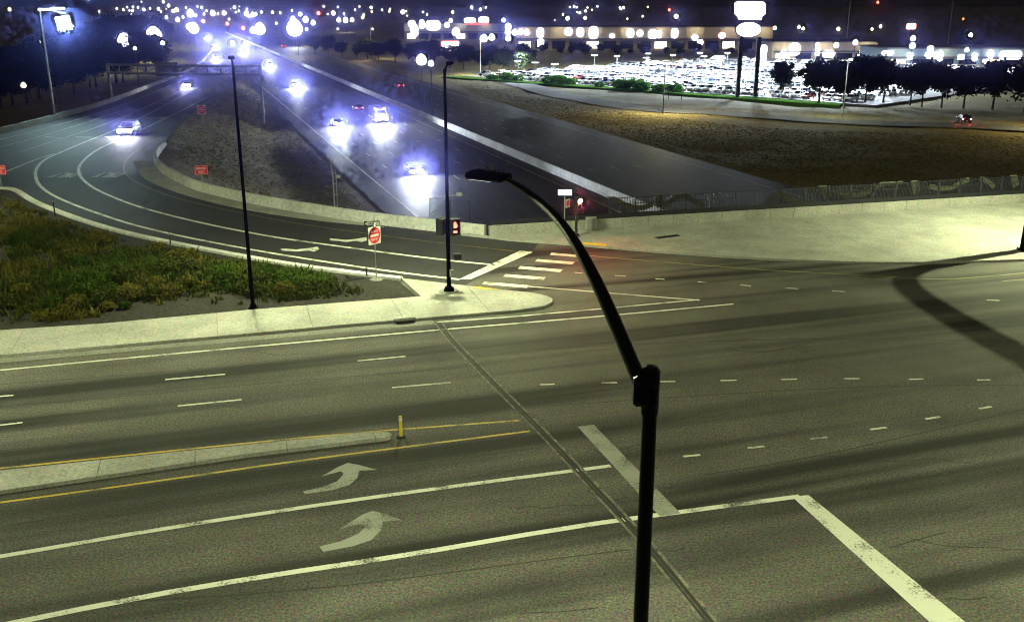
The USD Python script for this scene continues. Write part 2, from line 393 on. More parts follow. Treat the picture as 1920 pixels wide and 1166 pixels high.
# the concrete median barrier, cast in lengths
mb = thing('median_barrier', 'long pale concrete barrier down the middle of the dark freeway', 'barrier')
prof = [(-.32, 0), (.32, 0), (.32, .08), (.17, .33), (.1, 1.1), (-.1, 1.1), (-.17, .33), (-.32, .08)]
def barrier_piece(a, b, name, parent, prof=prof, m='wall_concrete', z=(Z_FWY, Z_FWY)):
    a, b = np.asarray(a, float), np.asarray(b, float); d = (b - a) / np.linalg.norm(b - a); n = np.array([-d[1], d[0]])
    v = [(*(p + n * x), zz + h) for p, zz in ((a, z[0]), (b, z[1])) for x, h in prof]; k = len(prof)
    f = [(i, (i + 1) % k, k + (i + 1) % k) for i in range(k)] + [(i, k + (i + 1) % k, k + i) for i in range(k)]
    f += [(0, i + 1, i) for i in range(1, k - 1)] + [(k, k + i, k + i + 1) for i in range(1, k - 1)]
    return obj(name, (v, np.array(f)), m, parent)
s = -29.0
while s < 800:
    L = 6.0 if s < 200 else 24.0
    barrier_piece(fwy(s, 0), fwy(s + L - .03, 0), 'barrier_segment', mb, prof, 'barrier_concrete', z=(Z_FWY + .03,) * 2); s += L

# ------------------------------------------------------------------ ramp and cross street
gore = Polygon(list(map(tuple, RW([(-300, 330), (-60, 335), (0, 327), (62, 302), (100, 292), (66, 318), (62, 330), (-60, 349), (-300, 360)], 0))))
ramp_front = RW([(-400, 352), (40, 352), (62, 379), (105, 397), (155, 415), (220, 435), (320, 457), (415, 475), (480, 487), (570, 502), (690, 517), (760, 526), (862, 540), (1000, 470), (1010, 455)], 0)
ramp_poly = Polygon(list(map(tuple, ramp_left)) + list(map(tuple, ramp_right[::-1])) + list(map(tuple, bb)) + list(map(tuple, ramp_front[::-1]))).buffer(0)
street_poly = plateau.difference(ramp_poly).buffer(.001)
ramp = tag(obj('ramp', sheet(ramp_poly, 0), 'ramp_asphalt'), kind='structure')
street = tag(obj('street', sheet(street_poly, 0.0), 'street_asphalt'), kind='structure')

def mark(parent, name, pix, w, m, smooth=3, dz=.005, clip=None):
    q = strip(RW(pix, smooth), w)
    if clip is not None: q = q.difference(clip)
    return obj(name, sheet(q, dz), m, parent)
def patch(parent, name, pix, m, dz=.005):
    return obj(name, sheet(Polygon([tuple(R(*p)[:2]) for p in pix]).buffer(0), dz), m, parent)

# ramp: lane lines that sweep round the bend
edge2 = [(205, 249), (150, 270), (105, 290), (85, 298), (70, 312), (65, 327), (72, 347), (95, 365), (140, 385), (200, 406), (250, 422), (325, 440), (400, 455), (465, 467), (540, 480), (630, 494), (705, 505), (780, 515), (862, 524)]
lane3 = [(237, 257), (200, 272), (175, 285), (155, 302), (146, 317), (150, 332), (170, 350), (200, 365), (250, 385), (310, 402), (390, 421), (465, 436), (540, 449), (630, 461), (730, 475), (855, 490), (930, 497)]
yell = [(330, 243), (290, 262), (262, 279), (240, 295), (230, 312), (237, 330), (260, 345), (300, 362), (350, 377), (410, 391), (465, 402), (555, 419), (650, 433), (755, 447), (880, 462), (965, 471)]
mark(ramp, 'lane_line', edge2, .30, 'white_paint')
mark(ramp, 'lane_line', lane3, .30, 'white_paint')
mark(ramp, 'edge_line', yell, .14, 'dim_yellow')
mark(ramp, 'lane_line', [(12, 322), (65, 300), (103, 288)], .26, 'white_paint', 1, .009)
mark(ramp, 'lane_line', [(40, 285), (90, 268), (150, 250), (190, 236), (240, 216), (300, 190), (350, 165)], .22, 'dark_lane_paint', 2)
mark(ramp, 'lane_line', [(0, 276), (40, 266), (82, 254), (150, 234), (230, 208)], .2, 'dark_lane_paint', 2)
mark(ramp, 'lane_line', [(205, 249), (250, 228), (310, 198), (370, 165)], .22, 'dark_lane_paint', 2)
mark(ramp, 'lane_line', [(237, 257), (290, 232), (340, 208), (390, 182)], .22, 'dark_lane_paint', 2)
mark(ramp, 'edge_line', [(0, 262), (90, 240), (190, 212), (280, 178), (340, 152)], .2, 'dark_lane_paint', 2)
for seg in (((84, 257), (115, 259)), ((143, 257), (171, 258)), ((197, 257), (221, 259)), ((268, 222), (318, 221)), ((280, 196), (330, 194))):
    a, b = seg; mark(ramp, 'turn_arrow', [a, b], .5, 'dark_lane_paint', 0, .009)
for quad in ([(526, 466), (556, 468), (580, 465), (596, 463), (598, 468), (588, 472), (580, 470), (556, 472), (528, 470)],
             [(618, 447), (650, 450), (668, 448), (687, 445), (688, 451), (678, 454), (668, 452), (650, 454), (620, 451)]):
    patch(ramp, 'turn_arrow', quad, 'white_paint')
patch(ramp, 'stop_line', [(860, 524), (882, 524), (999, 473), (975, 470)], 'white_paint')
for q in ([(1034, 474), (1031, 478), (1104, 484), (1108, 480)], [(1008, 486), (1003, 490.5), (1073, 496), (1078, 491.5)], [(975, 499), (971, 504), (1050, 510.5), (1055, 505.5)], [(948, 514), (943, 519), (1019, 525), (1023, 520)], [(908, 528), (904, 533), (988, 540), (991, 535)]):
    patch(street, 'crosswalk_bar', q, 'white_paint')
# the word ONLY painted in the two turn lanes, to be read by drivers coming up the ramp
for px0 in (136, 219):
    a, b = R(px0, 333), R(px0 - 49, 333)
    L = np.linalg.norm((b - a)[:2]); u = (b - a)[:2] / L
    for k, ch in enumerate('ONLY'):
        m = meshkit.text_mesh(ch, 1.0, .01)
        v = np.array(m.vertices); v[:, 0] = (v[:, 0] - v[:, 0].min()) / (np.ptp(v[:, 0]) + 1e-9) * L * .175
        top = np.array(R(px0, 333)[:2]); bot = np.array(R(px0, 325)[:2]); hgt = bot[1] - top[1]
        X = a[0] + u[0] * (L * (.04 + k * .25) + v[:, 0]); Y = bot[1] - v[:, 1] * hgt
        obj('letter', (np.c_[X, Y, .006 + v[:, 2]], m.faces), 'fresh_paint', ramp)

# cross street markings
mark(street, 'edge_line', [(-200, 712), (0, 694), (240, 671), (480, 649), (815, 619), (960, 607), (1150, 591), (1375, 570)], .16, 'white_paint', 1)
mark(street, 'gore_line', [(820, 604), (960, 594), (1140, 578), (1310, 562)], .16, 'white_paint', 0, .009)
mark(street, 'gore_line', [(990, 537), (1100, 546), (1210, 555), (1312, 563)], .16, 'white_paint', 0)
mark(street, 'edge_line', [(1107, 480), (1200, 488), (1300, 496), (1440, 507), (1560, 513), (1650, 518), (1740, 524), (1800, 523), (1920, 512), (2100, 494)], .13, 'pale_yellow', 2)
mark(street, 'edge_line', [(1880, 527), (1920, 524), (2060, 512)], .13, 'pale_yellow', 0)
for a, b in (((310, 711.5), (422, 701.5)), ((-40, 746), (25, 741)), ((670, 676.5), (760, 668)), ((735, 726.5), (845, 717)), ((333, 761), (453, 749)), ((-60, 804), (42, 792))):
    mark(street, 'lane_dash', [a, b], .13, 'white_paint', 0)
mark(street, 'median_line', [(-260, 903), (0, 878), (300, 847), (640, 813), (973, 788)], .12, 'yellow_paint', 1)
mark(street, 'median_line', [(-260, 975), (0, 942), (300, 901), (560, 863), (993, 808)], .12, 'yellow_paint', 1)
mark(street, 'lane_line', [(-300, 1092), (0, 1043), (320, 988), (640, 940), (860, 910), (1145, 873)], .22, 'white_paint', 1)
mark(street, 'lane_line', [(-160, 1205), (250, 1121), (500, 1079), (740, 1044), (1073, 987), (1270, 960), (1500, 930)], .24, 'white_paint', 1)
patch(street, 'stop_line', [(1083, 800), (1113, 796), (1276, 962), (1237, 968)], 'faded_paint', .009)
patch(street, 'stop_line', [(1485, 931), (1516, 928), (1840, 1190), (1775, 1195)], 'white_paint', .009)
for row in (((1078, 1092), (511, 512)), ((1153, 1173), (516.5, 518)), ((1229, 1246), (522.5, 524)), ((1308, 1326), (528.5, 530)), ((1388, 1408), (534.5, 536)), ((1473, 1496), (540, 541.5)), ((1560, 1584), (545.5, 547)), ((1850, 1874), (562.5, 563.5)),
            ((1013, 1040), (721, 720)), ((1128, 1157), (718, 717)), ((1238, 1266), (715.5, 715)), ((1351, 1381), (713.5, 712.5)), ((1465, 1494), (711.5, 710.5)), ((1583, 1611), (710, 709.5)), ((1704, 1731), (711, 710.5)), ((1832, 1857), (712.5, 712)),
            ((1281, 1313), (855.5, 852.5)), ((1402, 1433), (839.5, 836.5)), ((1519, 1551), (823, 819)), ((1632, 1662), (805, 801)), ((1735, 1763), (785.5, 781)), ((1836, 1859), (766, 762))):
    (x0, x1), (y0, y1) = row
    mark(street, 'guide_dash', [(x0, y0), (x1, y1)], .13, 'white_paint', 0)
patch(street, 'turn_arrow', [(568, 921), (600, 914), (632, 902), (644, 889), (640, 883), (603, 893), (632, 876), (652, 867.5), (672, 871), (706, 880.5), (674, 882), (670, 896), (655, 909), (625, 918), (572, 926)], 'faded_paint')
patch(street, 'turn_arrow', [(599, 1024), (640, 1014), (672, 1000), (686, 986), (676, 982), (637, 991), (680, 964), (698, 957.5), (722, 963), (753, 974.5), (718, 977.5), (714, 994), (696, 1012), (660, 1024), (606, 1034)], 'faded_paint')
# bridge expansion joint across the street: a dark seal between two pale headers
joint = [(752, 526), (790, 566), (820, 600), (850, 640), (900, 690), (950, 741), (1000, 790), (1050, 842), (1110, 906), (1165, 965), (1200, 1002), (1265, 1080), (1340, 1172), (1420, 1270)]
jw = RW(joint, 2); infield_off = None
jl = LineString(jw)
ej = thing('expansion_joint', 'long dark bridge expansion joint with worn pale edges running diagonally across the street', 'joint')
kj = [k for k, q in enumerate(jw) if q[1] < R(820, 602)[1]][0]
js = LineString(jw[kj:])
obj('seal', sheet(js.buffer(.055, cap_style=2), .012), 'joint_dark', ej)
obj('header', sheet(js.parallel_offset(.12, 'left').buffer(.05, cap_style=2), .012), 'joint_light', ej)
obj('header', sheet(js.parallel_offset(.22, 'right').buffer(.045, cap_style=2), .012), 'joint_light', ej)
obj('seal', sheet(js.parallel_offset(.13, 'right').buffer(.04, cap_style=2), .012), 'joint_dark', ej)

# ------------------------------------------------------------------ raised concrete: footway, island, median, kerbs
def poly_px(pix, smooth=0): return Polygon([tuple(q) for q in RW(pix, smooth)]).buffer(0)
def slabs(name, poly, top, m, direction, at, step, kind='structure', gap=.02, part='slab', bottom=-.05):
    """a paved area split into poured slabs across the given direction"""
    g = UsdGeom.Xform.Define(stage, uniq('/World', name)).GetPrim(); tag(g, kind=kind)
    d = np.array(direction); n = np.array([-d[1], d[0]]); c = np.array([q for q in poly.exterior.coords]); t = (c - at) @ d
    k = math.floor(t.min() / step)
    while k * step < t.max():
        cell = Polygon([tuple(at + d * (k * step + gap / 2) + n * 300), tuple(at + d * ((k + 1) * step - gap / 2) + n * 300), tuple(at + d * ((k + 1) * step - gap / 2) - n * 300), tuple(at + d * (k * step + gap / 2) - n * 300)])
        q = poly.intersection(cell)
        for w in getattr(q, 'geoms', [q]):
            if w.geom_type == 'Polygon' and w.area > .05: obj(part, MB().prism(w, bottom, top).mesh(), m, g)
        k += 1
    return g
sdir = np.array([math.cos(STREET), math.sin(STREET)])
island_nose = chaikin([(960, 549.5), (1005, 554), (1035, 562), (1037, 570), (1020, 579), (985, 584), (958, 587)], 3)
walk_px = [(-320, 652), (0, 624), (200, 611), (480, 584.5), (640, 572), (775, 561.5), (790, 560), (752, 525.5), (840, 536), (900, 543)] + [tuple(q) for q in island_nose] + [(815, 599), (640, 614), (480, 629), (240, 650), (0, 671), (-320, 700)]
walk_poly = poly_px(walk_px)
slabs('footway', walk_poly, .15, 'pale_concrete', sdir, W0, 4.6)
gut = [(-320, 704.5), (0, 675.5), (240, 654), (480, 633), (640, 618), (812, 603)]
gutter = mark(street, 'gutter', gut, .75, 'grey_concrete', 1, .0045)
# ramp kerb on the infield side
kerb_px = [(-120, 357), (0, 354), (20, 355), (34, 360), (62, 379), (105, 397), (155, 415), (220, 435), (320, 457), (415, 475), (480, 487), (570, 502), (690, 517), (752, 525)]
kl = LineString(RW(kerb_px, 2)); kb = UsdGeom.Xform.Define(stage, uniq('/World', 'kerb')).GetPrim(); tag(kb, kind='structure')
s = 0
while s < kl.length:
    q = shapely.ops.substring(kl, s, min(s + 3.0, kl.length) - .015).buffer(.24, cap_style=2)
    obj('kerb_stone', MB().prism(q, -.05, .15).mesh(), 'barrier_concrete', kb); s += 3.0
# infield: the dark weedy triangle between ramp and street
infield_poly = Polygon([tuple(q) for q in RW([(-330, 365), (0, 358), (22, 359), (60, 382), (105, 401), (155, 419), (220, 439), (320, 461), (415, 479), (480, 491), (570, 506), (690, 521), (750, 528), (787, 559), (640, 571), (480, 583), (200, 610), (0, 623), (-330, 652)], 0)]).buffer(-.12)
ig = trimesh.creation.triangulate_polygon(infield_poly, engine='triangle') if False else None
cells_v, cells_f, n_ = [], [], 0
minx, miny, maxx, maxy = infield_poly.bounds; st = 1.2
for x in np.arange(minx, maxx, st):
    for y in np.arange(miny, maxy, st):
        q = infield_poly.intersection(sbox(x, y, x + st, y + st))
        if q.is_empty or q.geom_type != 'Polygon' or q.area < 1e-3: continue
        v, f = trimesh.creation.triangulate_polygon(q, engine='earcut'); v = np.asarray(v); f = np.asarray(f)
        c = np.cross(v[f[:, 1]] - v[f[:, 0]], v[f[:, 2]] - v[f[:, 0]]); f[c < 0] = f[c < 0][:, ::-1]
        cells_v.append(v); cells_f.append(f + n_); n_ += len(v)
iv = np.vstack(cells_v)
ie = shapely.distance(shapely.points(iv[:, 0], iv[:, 1]), infield_poly.exterior)
def infield_z(x, y, e): return .09 + np.minimum(e, 7) / 7 * .45 * (.4 + meshkit.fbm(np.stack([np.asarray(x) * .18, np.asarray(y) * .18, np.zeros_like(np.asarray(x, float))], -1), 3, 9))
iz = infield_z(iv[:, 0], iv[:, 1], ie)
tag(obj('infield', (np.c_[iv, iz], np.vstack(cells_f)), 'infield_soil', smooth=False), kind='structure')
# raised median in the street
med_nose = chaikin([(690, 817), (722, 815), (737, 820), (728, 826), (694, 829.5)], 2)
med_poly = poly_px([(-300, 921), (0, 889), (300, 857), (640, 822)] + [tuple(q) for q in med_nose] + [(640, 836), (460, 858), (300, 882), (0, 927), (-300, 970)])
slabs('median', med_poly, .15, 'pale_concrete', sdir, W0, 3.2, part='median_slab')
# apron between street and bridge wall on the right
apron_px = [(856, 441), (918, 447.5), (960, 453), (1080, 461), (1140, 467), (1300, 480), (1440, 488.5), (1560, 494), (1660, 496), (1760, 495), (1920, 490.5), (2300, 474)]
wall_in = [tuple(W0 - wn * .02 + wdir * t) for t in (110, 60, 30, 0)]
apron_poly = Polygon([tuple(q) for q in RW(apron_px, 1)] + wall_in + [tuple(R(880, 441.5)[:2])]).buffer(0)
slabs('bridge_footway', apron_poly, .15, 'pale_concrete', wdir, W0, 6.0)
# concrete gutter strip at the foot of the ramp's inner barrier
strip_px = [(250, 306), (258, 322), (275, 340), (320, 358), (380, 376), (460, 394), (540, 407), (630, 418), (720, 426)]
gp = Polygon([tuple(q) for q in RW(strip_px, 1)] + [tuple(q) for q in RW(barrier_base[2:10], 2)[::-1]]).buffer(0)
slabs('ramp_gutter', gp, .04, 'pale_concrete', wdir, W0, 5.0)
# yellow tactile pads at the crossing
def tactile(pix, label):
    q = poly_px(pix); t = thing('tactile_pad', label, 'tactile paving', (0, 0, 0))
    obj('pad', MB().prism(q, .10, .162).mesh(), 'tactile_yellow', t)
    d = MB(); b = q.bounds
    for x in np.arange(b[0], b[2], .16):
        for y in np.arange(b[1], b[3], .16):
            if q.buffer(-.04).contains(Point(x, y)): d.box((x, y, .165), (.05, .05, .012))
    tag(d.build('dome_row', 'tactile_yellow', t), kind='stuff')
tactile([(1078, 457.5), (1090, 461.5), (1138, 466.5), (1134, 461)], 'yellow tactile pad at the kerb of the wide bridge footway, right of the red signal')
tactile([(886, 541.5), (900, 546.5), (938, 547.5), (926, 546)], 'yellow tactile pad on the kerb of the island beside the black signal pole')

# ------------------------------------------------------------------ walls
rb = thing('ramp_barrier', 'low curved concrete barrier along the inside of the ramp bend, above the dark slope', 'barrier')
bl = LineString(RW(barrier_base, 2)); bprof = [(0, 0), (0, .82), (.28, .82), (.42, 0)]
bprof = [(-.02, 0), (.42, 0), (.36, .84), (.10, .84)]
s = 0
while s < bl.length - .5:
    a, b = bl.interpolate(s), bl.interpolate(min(s + 2.4, bl.length) - .02)
    za, zb = float(hp(a.y)), float(hp(b.y))
    hgt = min(1, .45 + s / 14)
    barrier_piece((a.x, a.y), (b.x, b.y), 'barrier_segment', rb, [(x, h * hgt) for x, h in bprof], 'barrier_concrete', (za, zb)); s += 2.4
lb = thing('ramp_edge_barrier', 'long concrete barrier along the outer edge of the ramp, dark trees behind', 'barrier')
ll = LineString(ramp_left[::-1]); s = 0
while s < ll.length - 4:
    a, b = ll.interpolate(s), ll.interpolate(min(s + 5.0, ll.length) - .03)
    barrier_piece((a.x, a.y), (b.x, b.y), 'barrier_segment', lb, [(-.1, 0), (.4, 0), (.34, .85), (.05, .85)], 'wall_concrete', (float(hp(a.y)) - .02, float(hp(b.y)) - .02)); s += 5.0
bw = thing('bridge_wall', 'pale concrete parapet wall of the bridge, black railing on top', 'wall')
WH = .86
k = 0
while k * 2.0 < 108:
    a, b = W0 + wdir * (k * 2.0 + .015), W0 + wdir * (k * 2.0 + 1.985)
    barrier_piece(a, b, 'wall_panel', bw, [(0, -.02), (.34, -.02), (.34, WH), (0, WH)], 'pale_concrete', (0, 0)); k += 1
barrier_piece(W0 + wdir * .02, WEND, 'wall_core', bw, [(.05, -7), (.30, -7), (.30, WH - .04), (.05, WH - .04)], 'grey_concrete', (0, 0))
# railing with pickets and cut-metal waves
fr = thing('bridge_railing', 'black picket railing on the bridge wall with cut-metal waves and feathers', 'railing')
def WP(t, o=.17, z=0.0): return (*(W0 + wdir * t + wn * o), z)
FT0, FT1, FH = 9.0, 104.0, 1.45
obj('base_rail', MB().box((*(W0 + wdir * 52 + wn * .17), WH + .17), (104, .10, .34), math.atan2(wdir[1], wdir[0])).mesh(), 'fence_black', fr)
for zz in (WH + 1.0, WH + FH):
    obj('rail', MB().box((*(W0 + wdir * ((FT0 + FT1) / 2) + wn * .17), zz), (FT1 - FT0, .05, .045), math.atan2(wdir[1], wdir[0])).mesh(), 'fence_black', fr)
t = FT0
while t < FT1:
    m = MB().box(WP(t, .17, WH + FH / 2 + .16), (.09, .09, FH + .1 - .3), math.atan2(wdir[1], wdir[0])); m.box(WP(t, .17, WH + FH + .09), (.11, .11, .03), math.atan2(wdir[1], wdir[0]))
    m.build('post', 'fence_black', fr); t += 2.0
pk = MB(); t = FT0 + .125
while t < FT1:
    pk.box(WP(t, .17, WH + .34 + (FH - .34) / 2), (.032, .025, FH - .36), math.atan2(wdir[1], wdir[0])); t += .125
tag(pk.build('pickets', 'fence_black', fr), kind='stuff')
def wall_t(px, py):
    """where on the railing's plane a photo point lies: metres along, height"""
    d = ray(px, py); o = W0 + wn * .30
    # CAM + d*t on the vertical plane through o along wdir
    tt = (o @ wn) / (d[:2] @ wn); p = d * tt
    return float((p[:2] - o) @ wdir), float(CAM_H + p[2])
def art(pix, w):
    pts = np.array([wall_t(*q) for q in chaikin(pix, 2)])
    g = LineString(pts).buffer(w / 2, cap_style=2)
    g = g.intersection(sbox(-100, WH + .2, 300, WH + FH + .12))
    for q in getattr(g, 'geoms', [g]):
        if q.is_empty or q.geom_type != 'Polygon': continue
        m = trimesh.creation.extrude_polygon(q, .03, engine='earcut'); v = np.array(m.vertices)
        P = W0 + wn * .205 + np.outer(v[:, 0], wdir) + np.outer(v[:, 2], wn)
        f = np.array(m.faces)
        obj('wave_panel', (np.c_[P, v[:, 1]], f), 'fence_art', fr)
for off, dy in ((0, 0), ):
    pass
waves = [[(1128, 362), (1155, 375), (1177, 387), (1200, 391), (1222, 383)], [(1244, 387), (1257, 376), (1274, 367), (1287, 368), (1302, 378), (1318, 386)],
         [(1436, 379), (1448, 368), (1460, 363)], [(1468, 372), (1490, 379), (1504, 378)], [(1572, 358), (1598, 367), (1620, 364), (1640, 352), (1660, 341), (1692, 341)],
         [(1741, 349), (1762, 354), (1785, 352), (1800, 342), (1816, 336)], [(1836, 334), (1850, 339), (1863, 351)]]
for wv in waves: art(wv, .38)
for wv in ([(1233, 369), (1239, 387)], [(1463, 362), (1466, 379)], [(1539, 343), (1550, 371)], [(1712, 332), (1718, 361)], [(1897, 321), (1904, 349)]): art(wv, .62)

# worn seams, crack sealant and an asphalt patch in the street
for pix in ([(-100, 728), (200, 706), (520, 680), (800, 655)], [(-100, 770), (180, 748), (520, 716), (860, 690)], [(-80, 1000), (200, 955), (480, 915), (800, 868), (1020, 838)], [(1000, 655), (1300, 640), (1600, 634), (1920, 640)], [(1040, 760), (1400, 735), (1700, 722), (1950, 722)], [(1320, 890), (1500, 862), (1700, 818), (1930, 765)], [(200, 1130), (600, 1105), (1000, 1052), (1180, 1030)]):
    mark(street, 'seam', pix, .05, 'joint_dark', 2, .003)
g_ = random.Random(2)
for k in range(16):
    x, y = g_.uniform(60, 1850), g_.uniform(640, 1150); pts = [(x, y)]
    for j in range(g_.randint(3, 6)): pts.append((pts[-1][0] + g_.uniform(14, 46), pts[-1][1] + g_.uniform(-12, 10)))
    mark(street, 'crack_sealant', pts, .045, 'joint_dark', 1, .003)
# ================================================================== STREET FURNITURE
def at_depth(px, py, Y):
    d = ray(px, py); t = Y / d[1]
    return np.array([d[0] * t, Y, CAM_H + d[2] * t])
def luminaire(parent, p, direction, lit='street_lens', power=1.0, mat_='dark_bronze', size=1.0, lens=True, lr=.22):
    """cobra-head luminaire at p whose body runs along direction; its light shines down"""
    d = np.array([direction[0], direction[1]]) / np.hypot(direction[0], direction[1]); rz = math.atan2(d[1], d[0])
    c = np.array([p[0] + d[0] * .33 * size, p[1] + d[1] * .33 * size, p[2]])
    b = MB(); b.box(c, (.78 * size, .34 * size, .13 * size), rz, .04); b.box(c - np.array([d[0], d[1], 0]) * .30 * size + [0, 0, .02], (.34 * size, .16 * size, .15 * size), rz, .03)
    h = b.build('luminaire', mat_, parent)
    f = MB()
    for k in range(-3, 4): f.box(c + np.array([d[0] * (.02 + k * .085), d[1] * (.02 + k * .085), .075 / 1]) * 1, (.018, .30 * size, .03), rz)
    f.build('cooling_fin', mat_, h)
    MB().box(c + [d[0] * .08, d[1] * .08, -.058 * size], (.46 * size, .24 * size, .02), rz).build('lens', lit, h)
    disk_light(c + [d[0] * .08, d[1] * .08, -.11 * size], STREET_W * power, STREET_COL, lr)
def base_plate(parent, p, r=.2, mat_='dark_bronze', bolts=True):
    b = MB().box((p[0], p[1], p[2] + .025), (r * 3, r * 3, .05), 0, .01); b.tube([(p[0], p[1], p[2] + .05), (p[0], p[1], p[2] + .22), (p[0], p[1], p[2] + .26)], [r * 1.15, r * 1.1, r * .8], 16)
    b.build('base_plate', mat_, parent)
    for i, j in ((-1, -1), (-1, 1), (1, -1), (1, 1)):
        MB().tube([(p[0] + i * r * 1.2, p[1] + j * r * 1.2, p[2] + .05), (p[0] + i * r * 1.2, p[1] + j * r * 1.2, p[2] + .13)], r * .16, 6).build('bolt', mat_, parent)

# the lamp in the foreground, seen from above
YP = 11.2
ptop = at_depth(1221, 702, YP); pbase = np.array([at_depth(1217, 900, YP)[0], YP, 0])
nl = thing('street_lamp', 'nearest street lamp, black silhouette of pole and curved arm across the middle of the picture', 'street lamp')
MB().tube([pbase, pbase * .5 + np.array([ptop[0], YP, ptop[2]]) * .5, ptop], [.118, .108, .098], 20).build('pole', 'lamp_black', nl, 40)
base_plate(nl, pbase, .2, 'lamp_black')
MB().lathe([(0, .12), (.07, .115), (.118, .06), (0.116, 0), (0.116, -.52), (0.108, -.56), (0, -.56)], 20, ptop).build('pole_cap', 'lamp_black', nl, 40)
armpix = [(1200, 716), (1160, 620), (1122, 535), (1086, 466), (1052, 416), (1014, 378), (976, 350), (944, 334)]
ap = [at_depth(*q, YP - .02 + 4.6 * k / 7) for k, q in enumerate(armpix)]
apc = chaikin(ap, 3)
MB().tube(apc, np.interp(np.linspace(0, 1, len(apc)), [0, .35, .7, 1], [.102, .09, .064, .034]), 14).build('arm', 'lamp_black', nl, 40)
cl = (np.array(ap[0]) + ptop) / 2
MB().box((ap[0][0] + .02, YP - .02, ap[0][2] - .10), (.22, .24, .42), 0, .04).build('arm_bracket', 'lamp_black', nl)
for k in (-1, 1): MB().tube([(ap[0][0] - .02, YP - .16, ap[0][2] - .10 + k * .13), (ap[0][0] - .02, YP - .20, ap[0][2] - .10 + k * .13)], .022, 6).build('bracket_bolt', 'dark_steel', nl)
MB().box((pbase[0], YP - .112, .9), (.13, .02, .26), 0, .01).build('hand_hole', 'dark_steel', nl)
for zz in (ptop[2] - .12, ptop[2] - .42): MB().tube([(ptop[0], YP, zz - .025), (ptop[0], YP, zz + .025)], 0.121, 20).build('band_clamp', 'dark_steel', nl)
tipd = np.array(ap[-1]) - np.array(ap[-2])
luminaire(nl, np.array(ap[-1]), (tipd[0] - .75, tipd[1]), power=1.2, mat_='lamp_black')
MB().tube([np.array(ap[-1]) + [-.28, .35, .06], np.array(ap[-1]) + [-.28, .35, .16]], [.05, .045], 10).build('photocell', 'galvanised', nl)

# tall pole at the left
def tall_lamp(basepx, toppx, label, arm, power=1.0, r=.11, z=0.0):
    b = R(*basepx); b[2] = z; h = height_at(b, *toppx)
    t = thing('street_lamp', label, 'street lamp')
    MB().tube([b, b + [0, 0, h]], [r, r * .55], 14).build('pole', 'dark_bronze', t, 40)
    base_plate(t, b, r * 1.3)
    pts = chaikin([b + [0, 0, h - .5], b + [arm[0] * .3, arm[1] * .3, h + .2], b + [arm[0], arm[1], h + .35]], 2)
    MB().tube(pts, np.linspace(r * .5, .04, len(pts)), 8).build('arm', 'dark_bronze', t, 40)
    luminaire(t, pts[-1], arm, power=power, lr=.6)
    return b, h
tall_lamp((475, 582), (444, 128), 'tall thin dark lamp pole rising from the weeds at the left edge of the footway', (-.8, 2.6), 1.1, z=.12)

# signal pole with pedestrian heads on the island
b = R(842, 551); b[2] = .15; h = height_at(b, 838, 132)
t = thing('signal_pole', 'tall black pole on the island with pedestrian signals with a lit red hand', 'signal pole')
MB().lathe([(0, .06), (.52, .06), (.58, 0)], 20, (b[0], b[1], b[2])).build('footing', 'grey_concrete', t)
b2 = b + [0, 0, .06]
MB().tube([b2, b2 + [0, 0, h]], [.125, .07], 16).build('pole', 'dark_bronze', t, 40); base_plate(t, b2, .19)
pts = chaikin([b + [0, 0, h - .5], b + [0, .8, h + .15], b + [.1, 2.2, h + .2]], 2)
MB().tube(pts, np.linspace(.07, .04, len(pts)), 8).build('arm', 'dark_bronze', t, 40)
luminaire(t, pts[-1], (.1, 2.5), power=1.4, lr=.55)
zh = height_at(b, 843, 425)
for rz, dx, name in ((math.radians(-62), .36, 'lit'), (math.radians(158), -.26, 'off')):
    d = np.array([math.cos(rz), math.sin(rz)]); side = np.array([-d[1], d[0]]); c = np.array([b[0] + (dx if name == 'lit' else dx), b[1] - (.06 if name == 'lit' else -.05), b[2] + zh])
    hd = MB().box(c, (.26, .50, .98 if name == 'lit' else .92), rz, .04).build('pedestrian_head', 'signal_black', t)
    vz = MB(); fc = c[:2] + d * .20
    for k in (-1, 1): vz.box((*(c[:2] + d * .23 + side * k * .23), c[2]), (.2, .02, .94), rz)
    vz.box((*(c[:2] + d * .23), c[2] + .48), (.2, .48, .02), rz); vz.build('visor', 'signal_black', hd)
    MB().box((*(c[:2] + d * .135), c[2]), (.012, .44, .86), rz).build('lens', 'sign_black', hd)
    if name == 'lit':
        hm = MB(); e = lambda u, v, w_, h_: hm.box((*(c[:2] + d * .148 + side * u), c[2] + v), (.01, w_, h_), rz)
        e(0, .04, .17, .17); e(-.065, .19, .036, .17); e(-.022, .21, .036, .2); e(.022, .2, .036, .19); e(.065, .17, .036, .15); e(.115, .06, .036, .13)
        hm.build('lit_hand', 'hand_red_lit', hd)
        dm = MB(); dm.box((*(c[:2] + d * .148), c[2] - .26), (.01, .22, .12), rz); dm.build('lit_digits', 'hand_red_lit', hd)
    MB().tube([c - np.array([0, 0, .3]), np.array([b[0], b[1], b[2] + zh - .3])], .03, 6).build('bracket', 'signal_black', t)
pb = MB().box((b[0] + .17, b[1] - .12, b[2] + 1.1), (.14, .2, .42), math.radians(-50), .02).build('push_button', 'galvanised', t)
vz = MB().box((b[0] + .5, b[1] + .15, b[2] + 2.0), (.42, .34, .36), .3, .03); vz.build('control_box', 'signal_black', t)

